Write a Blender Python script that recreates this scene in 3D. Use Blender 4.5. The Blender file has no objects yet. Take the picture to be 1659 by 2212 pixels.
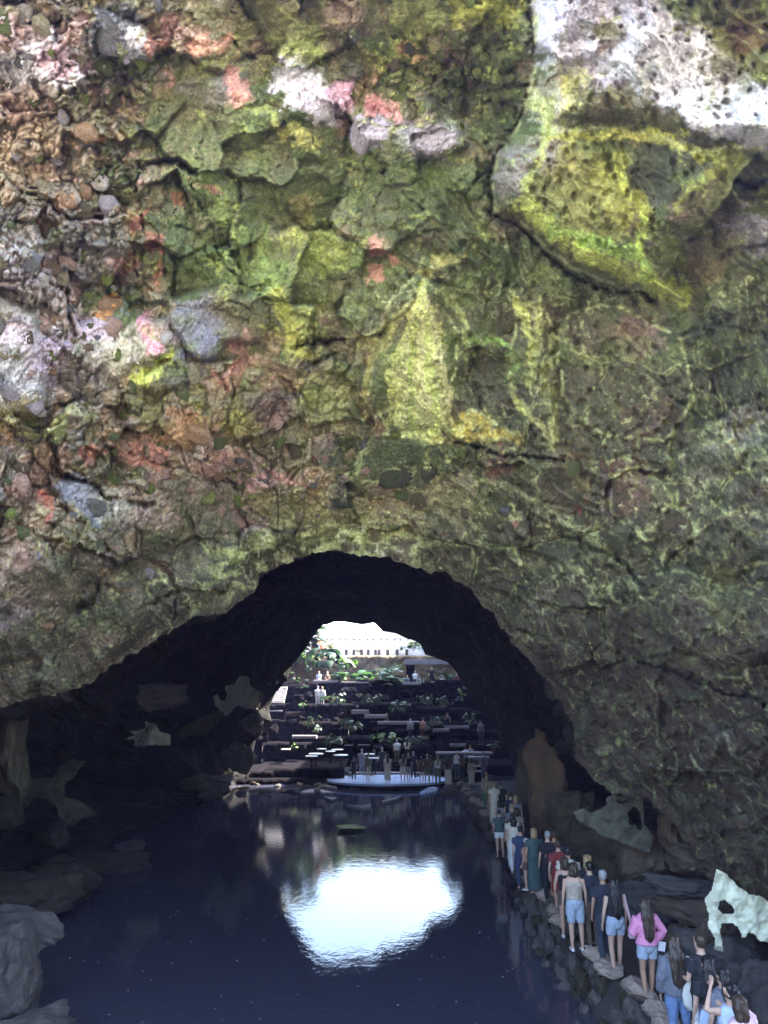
import bpy, bmesh, math, random
import numpy as np
from mathutils import Vector, Matrix
random.seed(7); rng = np.random.default_rng(7)
S = bpy.context.scene
COL = S.collection
# ------------------------------------------------------------ camera
CAMZ = 5.9; PITCH = math.radians(13.62); FPX = 1593.0; CX, CY = 829.5, 1106.0
cd = bpy.data.cameras.new('camera'); cam = bpy.data.objects.new('camera', cd); COL.objects.link(cam)
cam.location = (0, 0, CAMZ); cam.rotation_euler = (math.radians(90) + PITCH, 0, 0)
cd.sensor_fit = 'HORIZONTAL'; cd.sensor_width = 36.0; cd.lens = 36.0 * FPX / 1659.0
cd.clip_start = 0.1; cd.clip_end = 1500
S.camera = cam
# ------------------------------------------------------------ sky and sun
SUN = Vector((0.62, 0.22, 0.75)).normalized()
EXPOSURE = 3.9
HAZE = 0.00048
w = bpy.data.worlds.new('World'); S.world = w; w.use_nodes = True
nt = w.node_tree
for n in list(nt.nodes): nt.nodes.remove(n)
sk = nt.nodes.new('ShaderNodeTexSky'); sk.sky_type = 'NISHITA'; sk.sun_disc = False
sk.sun_elevation = math.asin(SUN.z); sk.sun_rotation = math.atan2(SUN.x, SUN.y)
sk.dust_density = 2.5; sk.air_density = 1.0
bg = nt.nodes.new('ShaderNodeBackground'); bg.inputs['Strength'].default_value = 0.12
wo = nt.nodes.new('ShaderNodeOutputWorld')
nt.links.new(sk.outputs[0], bg.inputs['Color']); nt.links.new(bg.outputs[0], wo.inputs['Surface'])
sl = bpy.data.lights.new('sun', 'SUN'); sl.energy = 3.5; sl.angle = math.radians(0.5); sl.color = (1, 0.94, 0.86)
so = bpy.data.objects.new('sun', sl); COL.objects.link(so)
so.rotation_euler = (-SUN).to_track_quat('-Z', 'Y').to_euler(); so.location = (30, 20, 60)
vs = S.view_settings
vs.view_transform = 'Standard'; vs.look = 'None'; vs.gamma = 1; vs.use_curve_mapping = False; vs.exposure = EXPOSURE
S.cycles.max_bounces = 8; S.cycles.diffuse_bounces = 6; S.cycles.glossy_bounces = 4
S.cycles.sample_clamp_indirect = 6.0
# ------------------------------------------------------------ maths helpers
FW = np.array([0, math.cos(PITCH), math.sin(PITCH)]); UPV = np.array([0, -math.sin(PITCH), math.cos(PITCH)])
def dirs(x, y):
    X = (np.asarray(x, float) - CX) / FPX; U = (CY - np.asarray(y, float)) / FPX
    return np.stack([X, FW[1] + UPV[1] * U, FW[2] + UPV[2] * U], -1)
def at(x, y, Y):
    """world point seen along the sight line x, y at world depth Y"""
    d = dirs(x, y); k = np.asarray(Y, float) / d[..., 1]
    p = d * k[..., None]; p[..., 2] += CAMZ
    return p
def ground(x, y, z):
    d = dirs(x, y); k = (z - CAMZ) / d[2]
    return Vector((d[0] * k, d[1] * k, z))
def sstep(a, b, x):
    t = np.clip((x - a) / (b - a), 0, 1); return t * t * (3 - 2 * t)
def hsh(ix, iy, seed):
    h = (ix.astype(np.int64) * 374761393 + iy.astype(np.int64) * 668265263 + seed * 974634777) & 0xffffffff
    h = ((h ^ (h >> 13)) * 1274126177) & 0xffffffff
    h = ((h ^ (h >> 16)) * 2246822519) & 0xffffffff
    h = h ^ (h >> 15)
    return (h & 0xffffff) / float(0x1000000)
def perlin(x, y, seed=0):
    x = np.asarray(x, float); y = np.asarray(y, float)
    ix = np.floor(x); iy = np.floor(y); fx = x - ix; fy = y - iy
    u = fx * fx * fx * (fx * (fx * 6 - 15) + 10); v = fy * fy * fy * (fy * (fy * 6 - 15) + 10)
    r = []
    for dx, dy in ((0, 0), (1, 0), (0, 1), (1, 1)):
        a = hsh(ix + dx, iy + dy, seed) * 6.2831853
        r.append(np.cos(a) * (fx - dx) + np.sin(a) * (fy - dy))
    return (r[0] * (1 - u) + r[1] * u) * (1 - v) + (r[2] * (1 - u) + r[3] * u) * v
def fbm(x, y, seed=0, o=4, g=0.5):
    s = 0; a = 1; f = 1
    for k in range(o):
        s = s + a * perlin(x * f, y * f, seed + k * 17); a *= g; f *= 2.03
    return s
def ridged(x, y, seed=0, o=4):
    s = 0; a = 1; f = 1
    for k in range(o):
        n = 1 - np.abs(perlin(x * f, y * f, seed + k * 13)) * 2.6
        s = s + a * np.clip(n, 0, 1) ** 3; a *= 0.55; f *= 2.1
    return s
def worley(x, y, seed=0):
    """F1, F2, random id of the nearest cell, offset to its centre"""
    ix = np.floor(x); iy = np.floor(y)
    f1 = np.full(x.shape, 9.0); f2 = np.full(x.shape, 9.0); idr = np.zeros(x.shape)
    ox = np.zeros(x.shape); oy = np.zeros(x.shape)
    for dx in (-1, 0, 1):
        for dy in (-1, 0, 1):
            cx = ix + dx; cy = iy + dy
            px = cx + 0.1 + 0.8 * hsh(cx, cy, seed + 1) - x; py = cy + 0.1 + 0.8 * hsh(cx, cy, seed + 2) - y
            d = np.sqrt(px * px + py * py); r = hsh(cx, cy, seed + 3)
            n = d < f1
            f2 = np.where(n, f1, np.minimum(f2, d))
            idr = np.where(n, r, idr); ox = np.where(n, -px, ox); oy = np.where(n, -py, oy)
            f1 = np.where(n, d, f1)
    return f1, f2, idr, ox, oy
def poly_sd(x, y, pts):
    """signed distance to a polygon, positive inside"""
    P = np.array(pts, float); n = len(P)
    d = np.full(x.shape, 1e9); ins = np.zeros(x.shape, bool)
    for i in range(n):
        ax, ay = P[i]; bx, by = P[(i + 1) % n]
        ex, ey = bx - ax, by - ay; wx, wy = x - ax, y - ay
        t = np.clip((wx * ex + wy * ey) / (ex * ex + ey * ey + 1e-9), 0, 1)
        d = np.minimum(d, np.hypot(wx - ex * t, wy - ey * t))
        c = ((ay > y) != (by > y)) & (x < (bx - ax) * (y - ay) / (by - ay + 1e-12) + ax)
        ins ^= c
    return np.where(ins, d, -d)
def line_d(x, y, pts):
    P = np.array(pts, float); d = np.full(x.shape, 1e9)
    for i in range(len(P) - 1):
        ax, ay = P[i]; bx, by = P[i + 1]; ex, ey = bx - ax, by - ay; wx, wy = x - ax, y - ay
        t = np.clip((wx * ex + wy * ey) / (ex * ex + ey * ey + 1e-9), 0, 1)
        d = np.minimum(d, np.hypot(wx - ex * t, wy - ey * t))
    return d
def lin(c):
    c = np.array(c, float) / 255.0
    return np.where(c <= 0.04045, c / 12.92, ((c + 0.055) / 1.055) ** 2.4)
# ------------------------------------------------------------ object helpers
def tag(o, label=None, cat=None, group=None, kind=None):
    if label: o['label'] = label
    if cat: o['category'] = cat
    if group: o['group'] = group
    if kind: o['kind'] = kind
    return o
def link(name, me, mat=None, parent=None, smooth=True):
    o = bpy.data.objects.new(name, me); COL.objects.link(o)
    if mat is not None and not me.materials: me.materials.append(mat)
    if parent is not None: o.parent = parent
    return o
def empty(name, loc=(0, 0, 0), rz=0.0):
    o = bpy.data.objects.new(name, None); COL.objects.link(o); o.location = loc; o.rotation_euler = (0, 0, rz)
    o.empty_display_size = 0.2
    return o
def mesh_np(name, V, F, smooth=True):
    """V (n,3), F (m,4 or 3) numpy arrays"""
    me = bpy.data.meshes.new(name); V = np.asarray(V, np.float32); F = np.asarray(F, np.int32)
    k = F.shape[1]
    me.vertices.add(len(V)); me.vertices.foreach_set('co', V.ravel())
    me.loops.add(F.size); me.loops.foreach_set('vertex_index', F.ravel())
    me.polygons.add(len(F)); me.polygons.foreach_set('loop_start', np.arange(0, F.size, k, dtype=np.int32))
    me.polygons.foreach_set('use_smooth', np.full(len(F), smooth))
    me.update(calc_edges=True)
    return me
def grid_faces(n, m):
    i = np.arange(n - 1)[:, None]; j = np.arange(m - 1)[None, :]
    a = (i * m + j).ravel()
    return np.stack([a, a + 1, a + m + 1, a + m], 1)
def set_col(me, C):
    at_ = me.color_attributes.new('rock_colour', 'FLOAT_COLOR', 'POINT')
    C4 = np.ones((len(C), 4), np.float32); C4[:, :3] = C
    at_.data.foreach_set('color', C4.ravel())
# ------------------------------------------------------------ materials
def new_mat(name):
    m = bpy.data.materials.new(name); m.use_nodes = True
    nt = m.node_tree; b = nt.nodes['Principled BSDF']
    return m, nt, b
def N(nt, t, **kw):
    n = nt.nodes.new(t)
    for k, v in kw.items():
        if k in n.inputs: n.inputs[k].default_value = v
        else: setattr(n, k, v)
    return n
def rocky(name, base=None, rough=0.9, scale=6.0, var=0.35, bump=0.4, bscale=20.0, attr=False, spec=0.3, bdist=0.04):
    m, nt, b = new_mat(name); L = nt.links.new
    tc = N(nt, 'ShaderNodeTexCoord')
    if attr:
        c = N(nt, 'ShaderNodeVertexColor'); c.layer_name = 'rock_colour'; src = c.outputs['Color']
    else:
        c = N(nt, 'ShaderNodeRGB'); c.outputs[0].default_value = (*base, 1); src = c.outputs[0]
    n1 = N(nt, 'ShaderNodeTexNoise', Scale=scale, Detail=12.0, Roughness=0.74)
    mr = N(nt, 'ShaderNodeMapRange'); mr.inputs['From Min'].default_value = 0.3; mr.inputs['From Max'].default_value = 0.7
    mr.inputs['To Min'].default_value = 1 - var; mr.inputs['To Max'].default_value = 1 + var
    mx = N(nt, 'ShaderNodeVectorMath', operation='SCALE')
    L(tc.outputs['Object'], n1.inputs['Vector']); L(n1.outputs['Fac'], mr.inputs['Value'])
    L(src, mx.inputs[0]); L(mr.outputs[0], mx.inputs['Scale']); L(mx.outputs[0], b.inputs['Base Color'])
    n2 = N(nt, 'ShaderNodeTexNoise', Scale=bscale, Detail=6.0, Roughness=0.7)
    vo = N(nt, 'ShaderNodeTexVoronoi', Scale=bscale * 0.6)
    ad = N(nt, 'ShaderNodeMath', operation='ADD')
    L(tc.outputs['Object'], n2.inputs['Vector']); L(tc.outputs['Object'], vo.inputs['Vector'])
    L(n2.outputs['Fac'], ad.inputs[0]); L(vo.outputs['Distance'], ad.inputs[1])
    bp = N(nt, 'ShaderNodeBump', Strength=bump, Distance=bdist)
    L(ad.outputs[0], bp.inputs['Height']); L(bp.outputs[0], b.inputs['Normal'])
    b.inputs['Roughness'].default_value = rough; b.inputs['Specular IOR Level'].default_value = spec
    return m
def flat(name, base, rough=0.7, var=0.12, scale=12.0, spec=0.3, metal=0.0):
    m, nt, b = new_mat(name); L = nt.links.new
    tc = N(nt, 'ShaderNodeTexCoord'); n1 = N(nt, 'ShaderNodeTexNoise', Scale=scale, Detail=4.0)
    L(tc.outputs['Object'], n1.inputs['Vector'])
    mr = N(nt, 'ShaderNodeMapRange'); mr.inputs['To Min'].default_value = 1 - var * 2; mr.inputs['To Max'].default_value = 1 + var * 2
    L(n1.outputs['Fac'], mr.inputs['Value'])
    mx = N(nt, 'ShaderNodeVectorMath', operation='SCALE'); mx.inputs[0].default_value = base
    L(mr.outputs[0], mx.inputs['Scale']); L(mx.outputs[0], b.inputs['Base Color'])
    b.inputs['Roughness'].default_value = rough; b.inputs['Specular IOR Level'].default_value = spec; b.inputs['Metallic'].default_value = metal
    return m
# ============================================================ THE CAVE
# lower lip of the near roof (sight-line coordinates + depth), from the left foot over the arch to the right foot
LIP = [(-420,2500,11.0),(-330,2100,12.0),(-260,1800,13.5),(-170,1590,15.0),(-60,1520,15.6),(40,1507,15.8),(130,1496,16.2),(190,1480,16.5),(225,1448,16.8),
 (290,1412,17.2),(350,1378,17.6),(420,1338,18.2),(475,1328,18.5),(520,1304,18.9),(548,1284,19.2),(558,1248,19.5),(600,1222,19.8),(645,1200,20.2),(700,1190,20.5),
 (760,1196,20.6),(820,1204,20.6),(880,1222,20.6),(940,1236,20.4),(1000,1262,20.2),(1050,1310,20.0),(1095,1372,19.8),(1130,1420,19.6),(1175,1470,19.4),
 (1215,1520,19.2),(1240,1575,18.8),(1243,1640,18.3),(1285,1690,17.6),(1340,1722,17.0),(1400,1722,16.6),(1450,1772,16.0),(1500,1842,15.4),
 (1560,1895,14.8),(1620,1928,14.4),(1700,1965,14.0),(1850,2040,13.0),(2050,2200,12.0),(2250,2600,10.5)]
OUT = [(-900,2600,8.5),(-900,2000,8.5),(-900,1400,8.5),(-900,700,8.5),(-900,100,8.0),(-700,-500,7.0),(-100,-560,7.5),(830,-560,8.5),
 (1700,-560,7.5),(2450,-500,6.5),(2650,100,7.0),(2650,700,7.5),(2650,1400,8.0),(2650,2000,8.5),(2650,2700,8.5)]
CTRL = [(0,0,9.6),(415,0,10.4),(830,0,10.8),(1250,0,9.8),(1659,0,8.6),(0,400,10.6),(415,400,12.2),(830,400,13.4),(1250,400,12.0),(1659,400,9.8),
 (0,800,12.0),(415,800,14.3),(830,800,16.4),(1250,800,14.6),(1659,800,11.4),(0,1200,13.8),(415,1150,17.2),(830,1100,19.6),(1250,1200,17.0),(1659,1200,12.9),
 (1350,1500,16.4),(1659,1500,13.4),(1500,1700,15.0),(1659,1850,13.7)]
RB = np.array(CTRL + LIP[::2] + [LIP[-1]] + OUT, float)
def _tps(r): return np.where(r > 0, r * r * np.log(r + 1e-9), 0)
_n = len(RB); _P = RB[:, :2] / 1000.0
_A = np.zeros((_n + 3, _n + 3)); _A[:_n, :_n] = _tps(np.hypot(_P[:, None, 0] - _P[None, :, 0], _P[:, None, 1] - _P[None, :, 1])) + np.eye(_n) * 1e-3
_A[:_n, _n] = 1; _A[:_n, _n + 1:] = _P; _A[_n, :_n] = 1; _A[_n + 1:, :_n] = _P.T
_W = np.linalg.solve(_A, np.concatenate([RB[:, 2], np.zeros(3)]))
def base_depth(x, y):
    x = np.asarray(x, float) / 1000; y = np.asarray(y, float) / 1000
    s = _W[_n] + _W[_n + 1] * x + _W[_n + 2] * y
    for i in range(_n): s = s + _W[i] * _tps(np.hypot(x - _P[i, 0], y - _P[i, 1]))
    return s
# big features of relief: (polygon, protrusion m, edge width px, inner slope)
BOULDER = [(1175,-80),(1150,80),(1140,190),(1125,260),(1075,330),(1060,400),(1075,460),(1130,480),(1180,540),(1245,585),(1330,612),(1400,640),(1478,650),(1440,600),(1480,520),(1560,440),(1640,330),(1760,280),(1900,100),(1800,-200),(1300,-300)]
RELIEF = [
 (BOULDER, 1.9, 80), ([(1140,170),(1180,285),(1240,290),(1300,280),(1420,282),(1480,330),(1560,325),(1700,320),(1900,200),(1800,-200),(1300,-300),(1180,-60)], 2.6, 60),
 ([(350,640),(420,618),(500,625),(560,640),(580,690),(560,740),(490,745),(465,780),(425,782),(395,740),(365,690)], 0.45, 22),
 ([(160,700),(230,670),(360,690),(392,735),(370,770),(310,790),(255,822),(215,800),(160,760)], 0.4, 22),
 ([(300,830),(392,738),(420,800),(400,850),(340,862)], 0.4, 18),
 ([(565,215),(600,165),(640,135),(700,150),(725,200),(720,260),(690,268),(630,245)], 0.35, 22),
 ([(745,270),(790,250),(850,270),(845,310),(790,308)], 0.35, 14), ([(850,272),(990,262),(1010,320),(940,345),(855,335)], 0.3, 16),
 ([(790,870),(840,640),(900,590),(960,620),(990,720),(985,880),(940,935),(850,940)], 0.55, 45),
 ([(985,940),(1010,880),(1050,900),(1130,945),(1060,950)], 0.3, 18), ([(1110,650),(1180,660),(1200,800),(1205,965),(1140,900),(1100,820)], 0.4, 30),
 ([(745,1040),(790,940),(880,925),(960,950),(980,1020),(900,1070),(800,1075)], 0.45, 35),
 ([(350,905),(420,890),(460,930),(440,975),(370,975)], 0.3, 16), ([(100,1020),(190,1040),(250,1120),(220,1150),(130,1090)], 0.35, 14),
 ([(0,640),(70,680),(110,800),(95,890),(0,900),(-100,800)], 0.5, 30), ([(-50,1180),(60,1150),(150,1200),(180,1300),(120,1420),(-50,1440)], 0.6, 60),
 ([(130,1340),(300,1290),(330,1350),(210,1460),(160,1500),(60,1480)], 0.5, 40),
 ([(1310,1000),(1350,985),(1440,1050),(1480,1140),(1400,1170),(1320,1110)], 0.45, 35), ([(1430,1080),(1490,1100),(1505,1160),(1460,1175)], 0.3, 16),
 ([(1200,690),(1330,650),(1480,740),(1500,870),(1440,960),(1300,940),(1210,860)], 0.4, 55), ([(1440,1000),(1530,950),(1700,930),(1700,1200),(1560,1250),(1480,1160)], 0.45, 60),
 ([(1360,1250),(1480,1230),(1680,1300),(1680,1420),(1580,1450),(1440,1400)], 0.6, 50),([(1250,1530),(1330,1490),(1420,1560),(1440,1690),(1350,1700),(1260,1640)], 0.45, 40),
 ([(200,50),(250,20),(320,60),(340,140),(260,140)], 0.35, 20), ([(440,170),(520,150),(560,215),(500,250),(440,230)], 0.3, 16),
 ([(660,-60),(810,-60),(800,50),(740,85),(690,60)], 0.4, 30),
]
CRACKS = [([(290,355),(330,350),(380,368),(420,372)], 16, 0.9), ([(298,370),(296,480),(294,640)], 5, 0.5), ([(420,400),(470,560),(520,612),(560,615)], 5, 0.4),
 ([(360,490),(425,495),(460,575)], 4, 0.3), ([(1152,-20),(1146,180),(1126,262),(1078,330),(1062,400)], 14, 0.5), ([(1062,400),(1075,470),(1130,490),(1190,560),(1260,600),(1340,625),(1420,655)], 12, 0.7),
 ([(985,945),(1080,985),(1140,985),(1215,1005)], 11, 0.8), ([(1215,1170),(1300,1190),(1350,1225),(1380,1260)], 12, 0.6), ([(1390,1440),(1470,1455),(1530,1480),(1659,1530)], 12, 0.6),
 ([(180,560),(150,640),(160,700)], 14, 0.7), ([(60,420),(130,450),(200,470)], 18, 0.6), ([(120,1000),(210,1075),(330,1095)], 14, 0.7), ([(640,745),(690,745),(745,735)], 12, 0.8),
 ([(670,790),(720,770)], 9, 0.6), ([(505,90),(545,130)], 10, 0.5), ([(1600,400),(1670,385)], 16, 0.8), ([(1420,790),(1450,860),(1500,900)], 7, 0.4),
 ([(1480,720),(1560,700),(1659,715)], 6, 0.3), ([(800,330),(845,385),(900,450)], 5, 0.3), ([(470,790),(480,870)], 5, 0.4), ([(560,640),(640,650)], 6, 0.3)]
def zones(x, y):
    """rubble weight and smooth/melted weight"""
    wx = x + 120 * perlin(x / 200, y / 200, 90); wy = y + 120 * perlin(x / 200, y / 200, 91)
    rub = np.maximum(sstep(420, 200, wx) * sstep(1450, 1000, wy), 0.9 * np.exp(-(((wx - 960) / 230) ** 2 + ((wy - 170) / 120) ** 2) * 1.5))
    rub = np.maximum(rub, 0.8 * np.exp(-(((wx - 560) / 330) ** 2 + ((wy - 960) / 190) ** 2)))
    melt = sstep(780, 980, wx) * sstep(350, 480, wy)
    melt = np.maximum(melt, sstep(1000, 1100, wx) * 1.0)
    return np.clip(rub, 0, 1), np.clip(melt * (1 - 0.9 * np.exp(-(((wx - 960) / 230) ** 2 + ((wy - 170) / 120) ** 2))), 0, 1)
def relief(x, y, full=True):
    """displacement towards the viewer's side, metres, plus data for the colours"""
    rub, melt = zones(x, y)
    wx = x + 30 * fbm(x / 110, y / 110, 5, 4, .5); wy = y + 30 * fbm(x / 110, y / 110, 6, 4, .5)
    d = 0.9 * fbm(x / 380, y / 380, 1, 2) + 0.22 * fbm(x / 120, y / 120, 2, 2)
    big = 0; rim = np.zeros(x.shape)
    for pts, a, e in RELIEF:
        sd = poly_sd(wx * 0.5 + x * 0.5, wy * 0.5 + y * 0.5, pts)
        t = np.clip(sd / e, 0, 1); big = np.maximum(big, a * np.sqrt(1 - (1 - t) ** 2))
        if pts[0][0] > 700 or pts[0][1] > 1000: rim = np.maximum(rim, np.exp(-((sd - 3) / 4.0) ** 2))
    inb = sstep(0.05, 0.35, big)
    d = d + big
    f1, f2, r1, ox, oy = worley(wx / 130, wy / 130, 11)
    e1 = f2 - f1
    ek = sstep(-.15, .25, fbm(x / 75, y / 75, 14, 3))
    a1 = 0.75 * (1 - 0.75 * inb) * (1 - 0.45 * melt)
    d = d + a1 * ((r1 - 0.5) * 0.7 + (np.cos(r1 * 40) * ox + np.sin(r1 * 40) * oy) * 1.0) - a1 * 0.30 * (1 - sstep(0, 0.10, e1)) * ek
    g1, g2, r2, ox, oy = worley(wx / 44, wy / 44, 12)
    e2 = g2 - g1
    a2 = (0.17 * (1 - 0.8 * inb) * (1 - 0.5 * melt)) * (0.5 + rub)
    d = d + a2 * ((r2 - 0.5) * 1.3 + (np.cos(r2 * 50) * ox + np.sin(r2 * 50) * oy) * 1.1) - a2 * (1 - sstep(0, 0.22, e2)) * 0.9 * (.25 + .75 * ek)
    h1, h2, r3, ox, oy = worley(wx / 15, wy / 15, 13)
    e3 = h2 - h1
    a3 = 0.085 * (0.25 + rub) * (1 - 0.8 * inb) * (1 - 0.6 * melt)
    d = d + a3 * (1.1 - 1.6 * h1 ** 2) - a3 * 0.8 * (1 - sstep(0, 0.3, e3)) + a3 * (r3 - 0.5)
    # melted, ropy lava: folds running down and to the right
    ang = 0.9; fx = x * math.cos(ang) + y * math.sin(ang); fy = -x * math.sin(ang) + y * math.cos(ang)
    fold = ridged(fx / 210 + 0.4 * perlin(x / 150, y / 150, 31), fy / 62 + 0.8 * perlin(x / 130, y / 130, 32), 33, 4)
    low = sstep(1080, 1350, y)
    d = d + 0.26 * fold * np.maximum(melt, 0.8 * low) * (1 - 0.5 * inb)
    pit = worley(wx / 30, wy / 30, 44)[0]
    d = d - 0.16 * melt * sstep(0.34, 0.12, pit) * (hsh(np.floor(wx / 30), np.floor(wy / 30), 4) > 0.45)
    p2 = worley(x / 9.0, y / 9.0, 45)
    d = d - 0.035 * sstep(0.42, 0.1, p2[0]) * (p2[2] > 0.55) * (0.4 + inb)
    cr = 0
    for pts, wd, dep in CRACKS:
        l = line_d(wx, wy, pts); cr = np.maximum(cr, .8 * dep * sstep(wd * .8, wd * .1, l + (2 + .45 * wd) * (.35 + fbm(x / 16, y / 16, 8, 3))))
    hair = ridged(x / 120, y / 120, 71, 2); hm = sstep(1.22, 1.42, hair) * (1 - 0.6 * melt)
    d = d - cr - 0.07 * hm
    d = d + (0.035 * (1 - .5 * inb)) * fbm(x / 16, y / 16, 9, 3)
    return d, dict(rub=rub, melt=melt, big=big, e1=e1, e2=e2, e3=e3, r1=r1, r2=r2, r3=r3, fold=fold, cr=cr, hair=hm, wx=wx, wy=wy, inb=inb, low=low, ek=ek, rim=rim)
def surf(x, y, lift=0.0):
    x = np.asarray(x, float); y = np.asarray(y, float)
    d, _ = relief(x, y); return at(x, y, base_depth(x, y) - d - lift)
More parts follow.
